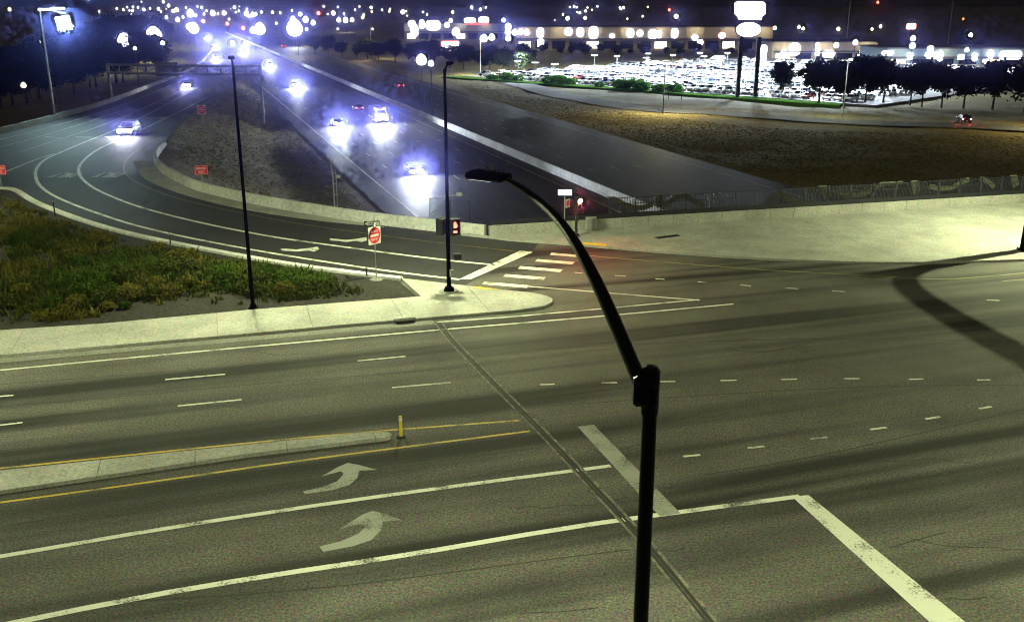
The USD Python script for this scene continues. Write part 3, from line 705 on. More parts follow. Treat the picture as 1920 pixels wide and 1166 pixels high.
# pole at the right edge, its arm and lamp outside the picture; its shadow lies across the street
pr = R(1921, 473); pr[2] = .15
LZ, AZ_ = 12.6, 9.2
t = thing('combination_pole', 'thick dark pole standing on the bridge footway at the right edge of the picture', 'pole')
MB().tube([pr, pr + [0, 0, AZ_ + .1]], [.33, .18], 18).build('pole', 'dark_bronze', t, 40); base_plate(t, pr, .27)
sh1, sh2 = R(1668, 512)[:2], R(1920, 622)[:2]
LZ, AZ_ = 12.6, 9.2
k_ = (LZ - AZ_) / LZ
lamp_xy = (pr[:2] - sh1 * k_ * 1.0 ) / (1 - k_) if False else None
# lamp position L so that the arm's root (above the pole at AZ_) throws its shadow on sh1: pole = sh1*k + L*(1-k)
L_xy = (pr[:2] - sh1 * k_) / (1 - k_)
tip_xy = sh2 * k_ + L_xy * (1 - k_); tip_xy = pr[:2] + (tip_xy - pr[:2]) * 1.35
arm_pts = chaikin([pr + [0, 0, AZ_ - 1.2], np.array([*(pr[:2] + (tip_xy - pr[:2]) * .06), AZ_ - .1 + .15]), np.array([*(pr[:2] + (tip_xy - pr[:2]) * .4), AZ_ + .35]), np.array([*tip_xy, AZ_ + .5])], 3)
MB().tube(arm_pts, np.linspace(.15, .15, len(arm_pts)), 12).build('arm', 'dark_bronze', t, 40)
MB().box((*tip_xy, AZ_ + .25), (.5, 1.1, .35), math.atan2(*(tip_xy - pr[:2])[::-1]), .06).build('signal_box', 'signal_black', t)
larm = np.linspace(pr * [1, 1, 0] + [0, 0, AZ_], np.array([*L_xy, LZ + .05]), 6)[:-1]
MB().tube(larm, np.linspace(.1, .05, len(larm)), 10).build('lamp_arm', 'dark_bronze', t, 40)
luminaire(t, np.array([*(L_xy - (L_xy - pr[:2]) * .12), LZ + .0]), L_xy - pr[:2], power=3.0, lr=.09)

# more lamps of the same street, just outside the picture
def off_lamp(x, y, arm, power, label):
    b = np.array([x, y, .0]); t = thing('street_lamp', label, 'street lamp')
    MB().tube([b, b + [0, 0, 12.2]], [.14, .08], 12).build('pole', 'dark_bronze', t, 40); base_plate(t, b, .18)
    pts = chaikin([b + [0, 0, 11.7], b + [arm[0] * .3, arm[1] * .3, 12.5], b + [arm[0], arm[1], 12.7]], 2)
    MB().tube(pts, np.linspace(.07, .04, len(pts)), 8).build('arm', 'dark_bronze', t, 40); luminaire(t, pts[-1], arm, power=power)
off_lamp(-33, 27, (1.2, 3.2), 2.0, 'street lamp outside the picture on the left, over the street')
off_lamp(24, 17, (-1.5, 3.0), 1.2, 'street lamp outside the picture at the lower right, over the turn lanes')
off_lamp(-47, 66, (2.6, 1.0), 1.1, 'street lamp outside the picture on the left, at the ramp bend')
off_lamp(48, 36, (-2.5, 1.2), .6, 'street lamp outside the picture on the right, over the crossing')

# ------------------------------------------------------------------ signs
def plate(parent, name, c, w, h, rz, m, round_=.06, shape=None, thick=.012):
    """an upright sign plate centred at c, its face towards direction rz"""
    poly = shape if shape is not None else sbox(-w / 2, -h / 2, w / 2, h / 2).buffer(-round_).buffer(round_)
    mm = trimesh.creation.extrude_polygon(poly, thick, engine='earcut'); v = np.array(mm.vertices)
    d = np.array([math.cos(rz), math.sin(rz)]); s = np.array([-d[1], d[0]])
    P = np.c_[c[0] + s[0] * v[:, 0] + d[0] * v[:, 2], c[1] + s[1] * v[:, 0] + d[1] * v[:, 2], c[2] + v[:, 1]]
    return obj(name, (P, np.array(mm.faces)), m, parent)
def words(parent, text, c, height, width, rz, m, off=.016):
    mm = meshkit.text_mesh(text, height, .004, True); v = np.array(mm.vertices)
    v[:, 0] = (v[:, 0] - (v[:, 0].min() + v[:, 0].max()) / 2) * (width / np.ptp(v[:, 0])); v[:, 1] -= height / 2
    d = np.array([math.cos(rz), math.sin(rz)]); s = np.array([-d[1], d[0]])
    return obj('lettering', (np.c_[c[0] + s[0] * v[:, 0] + d[0] * (v[:, 2] + off), c[1] + s[1] * v[:, 0] + d[1] * (v[:, 2] + off), c[2] + v[:, 1]], mm.faces), m, parent)
def post(parent, b, h, r=.03, m='galvanised'): return MB().tube([b, b + np.array([0, 0, h])], r, 8).build('post', m, parent)
def do_not_enter(parent, c, w, h, rz):
    f = plate(parent, 'sign_face', c, w, h, rz, 'sign_white')
    d = np.array([math.cos(rz), math.sin(rz), 0])
    disc = Point(0, 0).buffer(.46, 24).difference(sbox(-.34, -.07, .34, .07)); disc = shapely.affinity.scale(disc, w, h, origin=(0, 0))
    plate(f, 'red_disc', np.array(c) + d * .0125, 0, 0, rz, 'sign_red', shape=disc, thick=.003)
    words(f, 'DO NOT', np.array(c) + [0, 0, h * .22], h * .12, w * .55, rz, 'sign_white', .0165)
    words(f, 'ENTER', np.array(c) - [0, 0, h * .22], h * .12, w * .5, rz, 'sign_white', .0165)
    plate(f, 'sign_back', np.array(c) - d * .014, w * .98, h * .98, rz, 'sign_back')
import shapely.affinity
# do-not-enter sign with one-way plates at the edge of the infield
b = R(706, 528); b[2] = .13
t = thing('do_not_enter_sign', 'red and white DO NOT ENTER sign under ONE WAY plates at the infield edge', 'road sign')
MB().lathe([(0, .05), (.36, .05), (.42, 0)], 16, b).build('footing', 'grey_concrete', t)
zc = height_at(b, 708, 441); hh = height_at(b, 708, 413)
post(t, b, hh + .15)
do_not_enter(t, b + [.0, -.05, zc], .92, 1.06, math.radians(-42))
zo = height_at(b, 702, 419)
for rz, dz in ((math.radians(-84), 0), (math.radians(-10), -.03)):
    f = plate(t, 'one_way_plate', b + [-.1 if dz == 0 else .1, -.05, zo + dz], .92, .30, rz, 'sign_black', .03)
    d = np.array([math.cos(rz), math.sin(rz), 0])
    arrow = Polygon([(-.42, -.10), (.22, -.10), (.22, -.14), (.43, 0), (.22, .14), (.22, .10), (-.42, .10)])
    plate(f, 'arrow', b + [-.1 if dz == 0 else .1, -.05, zo + dz] + d * .0125, 0, 0, rz, 'sign_white', shape=shapely.affinity.scale(arrow, -1, 1, origin=(0, 0)), thick=.003)
    words(f, 'ONE WAY', b + [-.1 if dz == 0 else .1, -.05, zo + dz], .10, .5, rz, 'sign_black', .0165)
# wrong-way signs
def wrong_way(px, py, base_py, z, rz, label, w=1.15, h=.84):
    b = G(px, base_py, z); zc = height_at(b, px, py)
    t = thing('wrong_way_sign', label, 'road sign'); post(t, b - [0, 0, .6], zc + h / 2 + .6)
    d = np.array([math.cos(rz), math.sin(rz), 0]); c = b + [0, 0, zc] + d * .04
    f = plate(t, 'sign_face', c, w, h, rz, 'sign_red'); plate(f, 'sign_back', c - d * .014, w * .98, h * .98, rz, 'sign_back')
    rim = sbox(-w * .47, -h * .46, w * .47, h * .46).buffer(.0); rim = rim.difference(rim.buffer(-.025)); plate(f, 'border', c + d * .0125, 0, 0, rz, 'sign_white', shape=rim, thick=.003)
    words(f, 'WRONG', c + [0, 0, h * .17], h * .23, w * .74, rz, 'sign_white'); words(f, 'WAY', c - [0, 0, h * .2], h * .23, w * .5, rz, 'sign_white')
wrong_way(380, 319, 349, -.1, math.radians(-70), 'red WRONG WAY sign just behind the curved ramp barrier, dark grass behind it')
wrong_way(3, 319, 352, .1, math.radians(-75), 'red WRONG WAY sign cut by the left edge of the picture, at the ramp bend')
b = R(381, 236); zc = height_at(b, 380, 206)
t = thing('do_not_enter_sign', 'small far red sign high up the ramp above the dark grass slope', 'road sign'); post(t, b - [0, 0, .8], zc + 1.2)
do_not_enter(t, b + [0, -.05, zc], 1.25, 1.35, math.radians(-85))

# far side of the ramp: lit street-name blade, red signal on its pedestal
b = G(1058, 433, .15); t = thing('street_name_sign', 'glowing white street name blade on a slim post beside the red signal', 'street sign')
zt = height_at(b, 1057, 361); post(t, b, zt - .1, .045)
bx = MB().box(b + [0, 0, zt], (1.02, .16, .46), 0, .02).build('lit_blade', 'sign_back', t)
MB().box(b + [0, -.085, zt], (.94, .012, .38), 0).build('lit_face', 'street_name_lit', bx)
c = b + [.22, -.05, height_at(b, 1062, 381)]
f = plate(t, 'sign_face', c, .5, .62, math.radians(-40), 'sign_white', .04)
plate(f, 'red_disc', c + np.array([math.cos(math.radians(-40)), math.sin(math.radians(-40)), 0]) * .0125, 0, 0, math.radians(-40), 'sign_red', shape=shapely.affinity.scale(Point(0, 0).buffer(.20, 20), 1, 1.2, origin=(0, 0)), thick=.003)
b = G(1080, 443, .15); t = thing('traffic_signal', 'traffic signal glowing bright red on a short black pedestal pole by the bridge wall', 'traffic signal')
zt = height_at(b, 1084, 376)
MB().tube([b, b + [0, 0, zt + .2]], [.10, .085], 14).build('pole', 'signal_black', t, 40); base_plate(t, b, .15, 'signal_black')
hx = b + [.16, -.12, zt - .32]; rzs = math.radians(-80); d = np.array([math.cos(rzs), math.sin(rzs), 0])
bp = MB().box(hx - d * .02, (.02, .62, 1.28), rzs, .0).build('backplate', 'signal_black', t)
for k, (nm, m_) in enumerate((('red_lens', 'signal_red_lit'), ('amber_lens', 'sign_black'), ('green_lens', 'sign_black'))):
    cc = hx + [0, 0, .36 - k * .36]
    hs = MB().box(cc + d * .09, (.2, .36, .345), rzs, .03).build('signal_section', 'signal_black', t)
    ang = np.linspace(0, 2 * math.pi, 25)[:-1]
    side = np.array([-d[1], d[0], 0])
    ctr = cc + d * .197
    v = [ctr] + [ctr + side * .15 * math.cos(a) + np.array([0, 0, .15 * math.sin(a)]) for a in ang]
    obj(nm, (np.array(v), np.array([(0, 1 + i, 1 + (i + 1) % 24) for i in range(24)])), m_, hs)
    vs = []; fs = []
    for i, a in enumerate(np.linspace(-.5, math.pi + .5, 14)):
        for o in (.19, .42 if .2 < a < math.pi - .2 else .34): vs.append(cc + d * o + side * .165 * math.cos(a) + np.array([0, 0, .165 * math.sin(a)]))
    for i in range(13): fs.append((2 * i, 2 * i + 2, 2 * i + 3, 2 * i + 1))
    obj('visor', (np.array(vs), np.array(fs)), 'signal_black', hs)
lp = hx + [0, 0, .36] + d * .26
spot_light(lp, d + [0, 0, -.35], .1, (1.0, .06, .04), 60, .8, .14)
MB().box(b + [.02, -.14, 1.25], (.2, .14, .4), 0, .02).build('push_button', 'signal_black', t)
bc = G(1108, 431, .15); t = thing('control_cabinet', 'small grey control cabinet on the footway right of the red signal, against the wall', 'cabinet')
cb = MB().box(bc + [0, .1, .45], (.75, .45, .85), 0, .03).build('body', 'plastic_grey', t); MB().box(bc + [0, .1, .89], (.82, .52, .04), 0, .01).build('lid', 'plastic_grey', t); MB().box(bc + [0, -.135, .45], (.6, .02, .7), 0, .005).build('door', 'sign_back', t)

# post pair with a small box behind the barrier
b = G(628, 396, -.15); h = height_at(b, 623, 299)
t = thing('sensor_post', 'pale twin-tube post with a small box, standing behind the curved ramp barrier', 'post')
MB().tube([b - [0, 0, .6], b + [0, 0, h * .62], b + [-.14, 0, h * .95], b + [-.22, 0, h]], [.06, .055, .05, .04], 10).build('mast', 'galvanised', t, 40)
MB().tube([b + [.24, 0, -.6], b + [.24, 0, h * .82]], .03, 8).build('conduit', 'galvanised', t)
for k in range(4): MB().box(b + [.10, 0, .5 + k * .85], (.34, .05, .05)).build('clamp', 'galvanised', t)
zb = height_at(b, 632, 331); MB().box(b + [.42, 0, zb], (.30, .2, .22), 0, .02).build('box', 'plastic_grey', t)
# angled lighting bracket behind the wall, near the signal pole
t = thing('lighting_bracket', 'pale angled metal bracket with a small lamp behind the wall, seen past the signal pole', 'bracket')
b = G(806, 414, -.2)
q = lambda px, py: at_depth(px, py, b[1])
MB().tube([q(806, 420), q(806, 372)], .04, 6).build('upright', 'galvanised', t)
MB().tube([q(806, 372.5), q(862, 365)], .045, 6).build('boom', 'galvanised', t)
MB().tube([q(808, 403), q(835, 370)], .04, 6).build('brace', 'galvanised', t)
MB().tube([q(844, 410), q(844, 376), q(880, 376), q(880, 410)], .03, 6).build('frame', 'dark_steel', t)
MB().box(q(861, 364.5), (.42, .34, .30), .3, .05).build('lamp_housing', 'plastic_grey', t)

# drain inlet, dark slot, delineators
b = R(759, 605); t = thing('drain_inlet', 'dark storm drain inlet in the kerb of the footway', 'drain', (0, 0, 0))
MB().box((b[0], b[1] + .05, .168), (1.15, .34, .03), STREET, .01).build('cover', 'rubber_black', t); MB().box((b[0] + .03, b[1] - .15, .11), (.95, .1, .10), STREET).build('opening', 'joint_dark', t)
b = G(1252, 444, .15); t = thing('drain_slot', 'dark narrow drain grate lying on the wide pale bridge footway', 'drain')
rz_ = math.atan2(*(G(1275, 441, .15) - G(1230, 447, .15))[[1, 0]])
MB().box((b[0], b[1], .165), (1.9, .42, .04), rz_, .01).build('frame', 'rubber_black', t)
for k in range(-4, 5): MB().box((b[0] + math.cos(rz_) * k * .2, b[1] + math.sin(rz_) * k * .2, .186), (.06, .34, .02), rz_).build('bar', 'dark_steel', t)
b = R(752, 819); b[2] = .005; h = height_at(b, 752, 780)
t = thing('delineator_post', 'yellow marker post at the nose of the median', 'delineator')
MB().tube([b, b + [0, 0, h]], [.065, .06], 12).build('post', 'delineator_yellow', t, 40); MB().lathe([(0, .06), (.14, .05), (.2, 0)], 16, b).build('base', 'rubber_black', t)
MB().tube([b + [0, 0, h * .78], b + [0, 0, h * .92]], .068, 12).build('band', 'sign_white', t, 40)
for (px, pb_, ptp), lab in (((104, 409, 374), 'thin dark marker post at the kerb of the ramp bend, above the yellow weeds'), ((688, 521, 500), 'thin dark marker post by the kerb left of the DO NOT ENTER sign'), ((320, 462, 437), 'thin dark marker post on the ramp kerb, left of the tall lamp pole')):
    b = R(px, pb_); b[2] = .12; h = height_at(b, px, ptp)
    t = thing('marker_post', lab, 'delineator'); MB().box(b + [0, 0, h / 2], (.10, .03, h), .3).build('post', 'rubber_black', t); MB().box(b + [0, -.02, h * .9], (.09, .012, .14), .3).build('reflector', 'galvanised', t)

# ------------------------------------------------------------------ sign bridge over the ramp
A = G(210, 192, -2.0); A[2] = -2.2; hA = height_at(A, 205, 122)
Bb = np.array([at_depth(488, 140, A[1] - 4)[0], A[1] - 4, -5.0])
t = thing('sign_bridge', 'pale steel truss sign bridge spanning the ramp in the distance on the left', 'sign bridge')
zt1, zt0 = A[2] + hA, A[2] + height_at(A, 205, 137)
MB().tube([A - [0, 0, .5], [A[0], A[1], zt1 + .3]], .26, 10).build('post', 'galvanised', t); MB().tube([Bb - [0, 0, .5], [Bb[0], Bb[1], zt1 + .3]], .26, 10).build('post', 'galvanised', t)
for dy in (-.6, .6):
    for z in (zt0, zt1): MB().tube([[A[0], A[1] + dy, z], [Bb[0], Bb[1] + dy, z]], .20, 8).build('chord', 'galvanised', t)
n = 12
for k in range(n + 1):
    p = A * (1 - k / n) + Bb * (k / n)
    MB().tube([[p[0], p[1] - .6, zt0], [p[0], p[1] - .6, zt1]], .15, 6).build('strut', 'galvanised', t)
    if k < n:
        p2 = A * (1 - (k + 1) / n) + Bb * ((k + 1) / n); a_, c_ = (zt0, zt1) if k % 2 else (zt1, zt0)
        MB().tube([[p[0], p[1] + .6, a_], [p2[0], p2[1] + .6, c_]], .06, 6).build('diagonal', 'galvanised', t)
sgn = (A * .62 + Bb * .38); MB().box((sgn[0], sgn[1] + .9, (zt0 + zt1) / 2), (4.5, .08, 2.6)).build('sign_back', 'sign_back', t)
# ================================================================== VEHICLES
def side_poly(kind):
    if kind == 'sedan':
        L, W, H, belt = 4.6, 1.80, 1.44, .92
        body = [(-2.28, .42), (-2.30, .70), (-2.22, .96), (-1.5, 1.0), (-.9, .97), (.75, .94), (1.7, .84), (2.2, .70), (2.30, .52), (2.26, .30), (-2.2, .28)]
        cab = ((-1.75, .95), (-1.05, H), (.25, H), (1.15, .93))
    elif kind == 'suv':
        L, W, H, belt = 4.7, 1.88, 1.72, 1.08
        body = [(-2.32, .45), (-2.34, .9), (-2.28, 1.12), (-.9, 1.1), (.85, 1.06), (1.8, 1.0), (2.25, .86), (2.33, .55), (2.28, .34), (-2.25, .34)]
        cab = ((-2.24, 1.08), (-1.9, H), (.2, H), (1.0, 1.05))
    elif kind == 'pickup':
        L, W, H, belt = 5.6, 1.98, 1.86, 1.16
        body = [(-2.78, .55), (-2.80, 1.14), (-2.76, 1.2), (-.75, 1.2), (1.15, 1.14), (2.2, 1.1), (2.68, 1.0), (2.78, .6), (2.72, .42), (-2.7, .45)]
        cab = ((-.75, 1.15), (-.6, H), (.75, H), (1.45, 1.12))
    else:   # box truck cab
        L, W, H, belt = 8.4, 2.4, 2.6, 1.5
        body = [(-4.1, .7), (-4.1, 1.0), (1.9, 1.0), (2.0, 1.5), (3.6, 1.45), (4.1, 1.2), (4.15, .6), (4.0, .45), (1.8, .5), (-4.0, .62)]
        cab = ((1.95, 1.42), (2.0, 2.6), (3.1, 2.6), (3.75, 1.44))
    return L, W, H, belt, body, cab
WHEELS = {'sedan': (1.38, -1.32, .33), 'suv': (1.42, -1.38, .37), 'pickup': (1.78, -1.65, .40), 'box_truck': (3.1, -2.6, .46)}
def make_vehicle(name, label, cat, kind, paint, lit=False, loc=(0, 0, 0), rz=0.0, group=None, brake=False, lamp='headlamp_lit'):
    """nose towards +x"""
    L, W, H, belt, body, cab = side_poly(kind)
    t = thing(name, label, cat, loc, rz, group)
    fx, rx, wr = WHEELS[kind]
    bp = Polygon(body).buffer(-.03).buffer(.03)
    for x in (fx, rx): bp = bp.difference(Point(x, wr).buffer(wr + .07, 10))
    m = MB()
    def ext(p, y0, y1):
        for g in getattr(p, 'geoms', [p]):
            e = trimesh.creation.extrude_polygon(g, y1 - y0, engine='earcut'); v = np.array(e.vertices)
            m.add(np.c_[v[:, 0], v[:, 2] + y0, v[:, 1]], np.array(e.faces)[:, ::-1])
    ext(bp, -W / 2 + .07, W / 2 - .07)
    ext(bp.buffer(-.06), -W / 2, W / 2)
    (x0, z0), (x1, z1), (x2, z2), (x3, z3) = cab
    inn = .16
    pts = [(x, s * y, z) for (x, z, y) in ((x0, z0, W / 2 - .07), (x3, z3, W / 2 - .07), (x1, z1 - .05, W / 2 - inn - .05), (x2, z2 - .05, W / 2 - inn - .05), (x1 + .08, z1, W / 2 - inn - .14), (x2 - .08, z2, W / 2 - inn - .14)) for s in (-1, 1)]
    m.tm(trimesh.convex.convex_hull(np.array(pts)))
    m.build('body', paint, t)
    def pane(nm, p4, off):
        p = np.array(p4, float); n = np.cross(p[1] - p[0], p[2] - p[0]); n /= np.linalg.norm(n)
        if n @ off < 0: n = -n
        q = p + n * .012
        obj(nm, (np.vstack([q, p - n * .02]), np.array([(0, 1, 2), (0, 2, 3), (0, 4, 5), (0, 5, 1), (1, 5, 6), (1, 6, 2), (2, 6, 7), (2, 7, 3), (3, 7, 4), (3, 4, 0)])), 'car_glass', t)
    yb, yt = W / 2 - .07, W / 2 - inn - .05
    lerp = lambda a, b, k: a + (b - a) * k
    def quad_on(xa, za, xb, zb, k0, k1, sh=.9):
        ya, yb2 = lerp(yb, yt, k0), lerp(yb, yt, k1)
        return [(lerp(xa, xb, k0), -ya * sh, lerp(za, zb - .05, k0)), (lerp(xa, xb, k0), ya * sh, lerp(za, zb - .05, k0)), (lerp(xa, xb, k1), yb2 * sh, lerp(za, zb - .05, k1)), (lerp(xa, xb, k1), -yb2 * sh, lerp(za, zb - .05, k1))]
    pane('windscreen', quad_on(x3, z3, x2, z2, .12, .93), np.array([1, 0, .5])); pane('rear_window', quad_on(x0, z0, x1, z1, .15, .9), np.array([-1, 0, .5]))
    for s in (-1, 1):
        k0, k1 = .14, .88
        xm = lerp(x0, x3, .52)
        for a, b_ in (((x0 + .25, x1 + .1), (xm - .05, lerp(x1, x2, .47))), ((xm + .05, lerp(x1, x2, .55)), (x3 - .3, x2 - .06))):
            if b_[0] - a[0] < .25: continue
            f = lambda xx, k: (lerp(xx[0], xx[1], k), s * lerp(yb, yt, k), lerp(z0, z1 - .05, k))
            pane('side_window', [f(a, k0), f(b_, k0), f(b_, k1), f(a, k1)], np.array([0, s, .3]))
        for x in (fx, rx):
            w = MB().tube([(x, s * (W / 2 - .24), wr), (x, s * (W / 2 - .02), wr)], wr, 16).build('wheel', 'tyre_rubber', t)
            MB().tube([(x, s * (W / 2 - .1), wr), (x, s * (W / 2 - .005), wr)], wr * .62, 12).build('rim', 'rim_metal', w)
        MB().box((x3 - .32, s * (W / 2 + .08), z3 + .1), (.12, .2, .13), 0, .03).build('mirror', paint, t)
        hz = body[-4][1] if kind != 'sedan' else .66
        xf = L / 2
        hx, hzz = (xf - .16, dict(sedan=.66, suv=.82, pickup=.92, box_truck=1.05)[kind])
        hl = MB().box((hx, s * (W / 2 - .30), hzz), (.36, .40, .20), -s * .15, .03).build('headlight', 'lens_off' if not lit else 'dark_steel', t)
        if lit:
            q0 = np.array([hx + .215, s * (W / 2 - .30), hzz]); tn = .35
            obj('lens', (np.array([q0 + (-tn * z_ * .5 , y_, z_) for y_, z_ in ((-.19, -.095), (.19, -.095), (.19, .095), (-.19, .095))]), np.array([(0, 1, 2, 3)])), lamp, hl)
        if lit: MB().box((hx + .1, s * (W / 2 - .34), hzz - .22), (.16, .22, .08), 0, .02).build('fog_light', 'drl_lit', t)
        MB().box((-xf + .10, s * (W / 2 - .22), hzz + .16), (.22, .30, .20), 0, .03).build('taillight', ('brake_lit' if brake else 'taillamp_lit') if lit else 'red_lens_off', t)
    MB().box((L / 2 - .06, 0, .52 if kind != 'box_truck' else .8), (.10, W * .5, .2), 0, .02).build('grille', 'rubber_black', t)
    MB().box((-L / 2 + .0, 0, .62), (.04, .32, .14), 0).build('number_plate', 'sign_white', t)
    if kind == 'box_truck':
        MB().box((-1.2, 0, 1.95), (5.9, 2.40, 1.9), 0, .04).build('cargo_box', 'paint_black', t)
        for y in (-.95, .95): MB().box((2.3, y, 2.72), (.2, .32, .16), 0, .03).build('marker_light', 'amber_lit', t)
    return t
def heading(p, q): return math.atan2(q[1] - p[1], q[0] - p[0])
f_in = math.atan2(-fdir[1], -fdir[0]); f_out = math.atan2(fdir[1], fdir[0])
def beams(p, rz, z, power=1.0, W=1.8):
    d = np.array([math.cos(rz), math.sin(rz)]); s = np.array([-d[1], d[0]])
    for k in (-1, 1):
        spot_light((*(np.array(p[:2]) + d * 2.6 + s * k * .6), z + .72), (d[0], d[1], -.055), BEAM_W * power, (.70, .85, 1.0), 17, .8, .08)
traffic = [((775, 325), 'sedan', 'paint_silver', 'nearest oncoming car on the freeway, silver, headlights blazing', 1.0),
           ((632, 236), 'sedan', 'paint_grey', 'oncoming grey car in the outer freeway lane, left of the box truck', 1.0),
           ((709, 228), 'box_truck', 'paint_white', 'oncoming truck with two glowing roof lights, beside the median barrier', 1.0),
           ((555, 164), 'suv', 'paint_black', 'oncoming dark car halfway up the freeway, warm pool of light below it', .8),
           ((505, 125), 'suv', 'paint_white', 'oncoming pale car far up the freeway against the median barrier', .8),
           ((457, 100), 'pickup', 'paint_grey', 'far oncoming pickup, right one of the two bright vehicles at the freeway head', .8),
           ((404, 112), 'pickup', 'paint_white', 'far oncoming pickup nearest the end of the ramp, left of the freeway head', .8),
           ((404, 88), 'pickup', 'paint_grey', 'very far oncoming pickup in the bright knot of lights at the freeway head', .8),
           ((436, 82), 'suv', 'paint_white', 'very far oncoming pale car in the bright knot at the freeway head', .8),
           ((388, 74), 'suv', 'paint_grey', 'farthest oncoming car, leftmost of the bright knot at the freeway head', .8),
           ((460, 84), 'pickup', 'paint_white', 'very far oncoming pickup, rightmost of the bright knot at the freeway head', .8)]
for (px, py), kind, paint, lab, pw in traffic:
    p = F(px, py); make_vehicle({'sedan': 'car', 'suv': 'car', 'pickup': 'pickup_truck', 'box_truck': 'box_truck'}[kind], lab, {'sedan': 'car', 'suv': 'car', 'pickup': 'pickup', 'box_truck': 'truck'}[kind], kind, paint, True, (p[0], p[1], Z_FWY + .04), f_in)
    beams(p, f_in, Z_FWY, pw)
for (px, py), (qx, qy), paint, lab, kind in (((243, 252), (140, 292), 'paint_white', 'bright car on the ramp just before the bend, headlights on', 'suv'), ((352, 164), (300, 190), 'paint_silver', 'car coming down the ramp under the sign bridge, headlights on', 'sedan')):
    p = R(px, py); q_ = R(qx, qy); rz = heading(p, q_)
    make_vehicle('car', lab, 'car', kind, paint, True, (p[0], p[1], p[2]), rz, lamp='headlamp_low'); beams(p, rz, p[2], .05)
for (px, py), lab, br, kind in (((749, 165), 'car driving away beyond the median barrier, red tail lights', False, 'sedan'), ((531, 90), 'small far car driving away at the head of the freeway, red tail lights', False, 'suv'), ((671, 208), 'dark car beside the box truck, faint red tail light', False, 'sedan')):
    p = F(px, py); make_vehicle('car', lab, 'car', kind, 'paint_black', True, (p[0], p[1], Z_FWY + .04), f_out, lamp='drl_lit')
p = F(1806, 234); make_vehicle('car', 'dark car on the side road below the right-hand trees, brake lights red', 'car', 'suv', 'paint_black', True, (p[0], p[1], TZ(p[0], p[1]) + .06), math.radians(78), brake=True, lamp='drl_lit')

# ================================================================== FAR SIDE: side road, bank, car lot
side = FW([(905, 138), (960, 156), (1020, 172), (1100, 190), (1190, 203), (1300, 212), (1440, 220), (1600, 230), (1760, 238), (1920, 245), (2300, 262)], 2)
def terr(y): return None
def drape(line, w, dz, m, name, kind='structure', step=4.0):
    L = LineString(line).segmentize(step); c = np.array(L.coords); t = np.gradient(c, axis=0); t /= np.linalg.norm(t, axis=1, keepdims=True); n = np.stack([-t[:, 1], t[:, 0]], 1)
    v, f = [], []
    for i, (a, b) in enumerate(zip(c, n)):
        z = max(TZ(*a), TZ(*(a + b * w / 2)), TZ(*(a - b * w / 2))) + dz
        v += [(*(a + b * w / 2), z), (*(a - b * w / 2), z)]
        if i: f.append((2 * i - 2, 2 * i - 1, 2 * i + 1, 2 * i))
    o = obj(name, (np.array(v), np.array(f)), m); return tag(o, kind=kind) if kind else o
drape(side, 8.5, .12, 'side_asphalt', 'side_road')
lotA, lotB = F(925, 150)[:2], F(1425, 186)[:2]
ldir = (lotB - lotA) / np.linalg.norm(lotB - lotA); lnn = np.array([-ldir[1], ldir[0]])
def LP(u, v): return lotA + ldir * u + lnn * v      # u along the front edge, v away from it
LL = np.linalg.norm(lotB - lotA)
lot_poly = Polygon([tuple(LP(-14, -1)), tuple(LP(LL + 30, -1)), tuple(LP(LL + 40, 175)), tuple(LP(-14, 175))])
LOTZ = Z_FWY + .55
tag(obj('car_lot', MB().prism(lot_poly, LOTZ - 1.2, LOTZ).mesh(), 'lot_asphalt'), kind='structure')
verge = Polygon([tuple(LP(-16, -1)), tuple(LP(LL + 22, -1)), tuple(LP(LL + 24, -6.5)), tuple(LP(-18, -6.0))])
tag(obj('grass_verge', MB().prism(verge, LOTZ - 1.4, LOTZ - .12).mesh(), 'lot_grass'), kind='structure')
rng = random.Random(11)
ROWS = ['front', 'second', 'third', 'fourth', 'fifth', 'sixth', 'seventh', 'eighth', 'ninth', 'tenth', 'rearmost']
protos = {}
combos = [('sedan', 'white'), ('suv', 'white'), ('pickup', 'white'), ('sedan', 'silver'), ('suv', 'silver'), ('sedan', 'black'), ('suv', 'grey'), ('pickup', 'grey'), ('sedan', 'red'), ('suv', 'blue'), ('pickup', 'black'), ('pickup', 'red')]
word = {'sedan': 'saloon car', 'suv': 'tall estate car', 'pickup': 'pickup'}
wts = [7, 8, 7, 5, 5, 1.5, 2, 2, .5, .8, 1.2, .4]
for row, v0 in enumerate((4, 11.5, 25, 32.5, 47, 54.5, 70, 77.5, 94, 118, 142)):
    u = -8 + rng.random() * 2
    while u < LL + 24:
        if rng.random() < (.93 if row < 8 else .6):
            kind, col = rng.choices(combos, wts)[0]
            p = LP(u, v0); rz = math.atan2(-lnn[1], -lnn[0]) + (math.pi if row % 2 else 0) + rng.uniform(-.03, .03)
            loc = (p[0], p[1], LOTZ)
            rw = ROWS[row]; lab = f'{col} {word[kind]} parked in the {rw} row of the bright car lot'; grp = f'{col} {word[kind]}s in the {rw} row of the car lot'
            nm = 'parked_pickup' if kind == 'pickup' else 'parked_car'
            if (kind, col) not in protos:
                protos[kind, col] = make_vehicle(nm, lab, 'pickup' if kind == 'pickup' else 'car', kind, 'paint_' + col, False, loc, rz, grp)
            else: dup(protos[kind, col], nm, loc, rz, lab, grp)
        u += 2.75 if row != 9 else 3.4

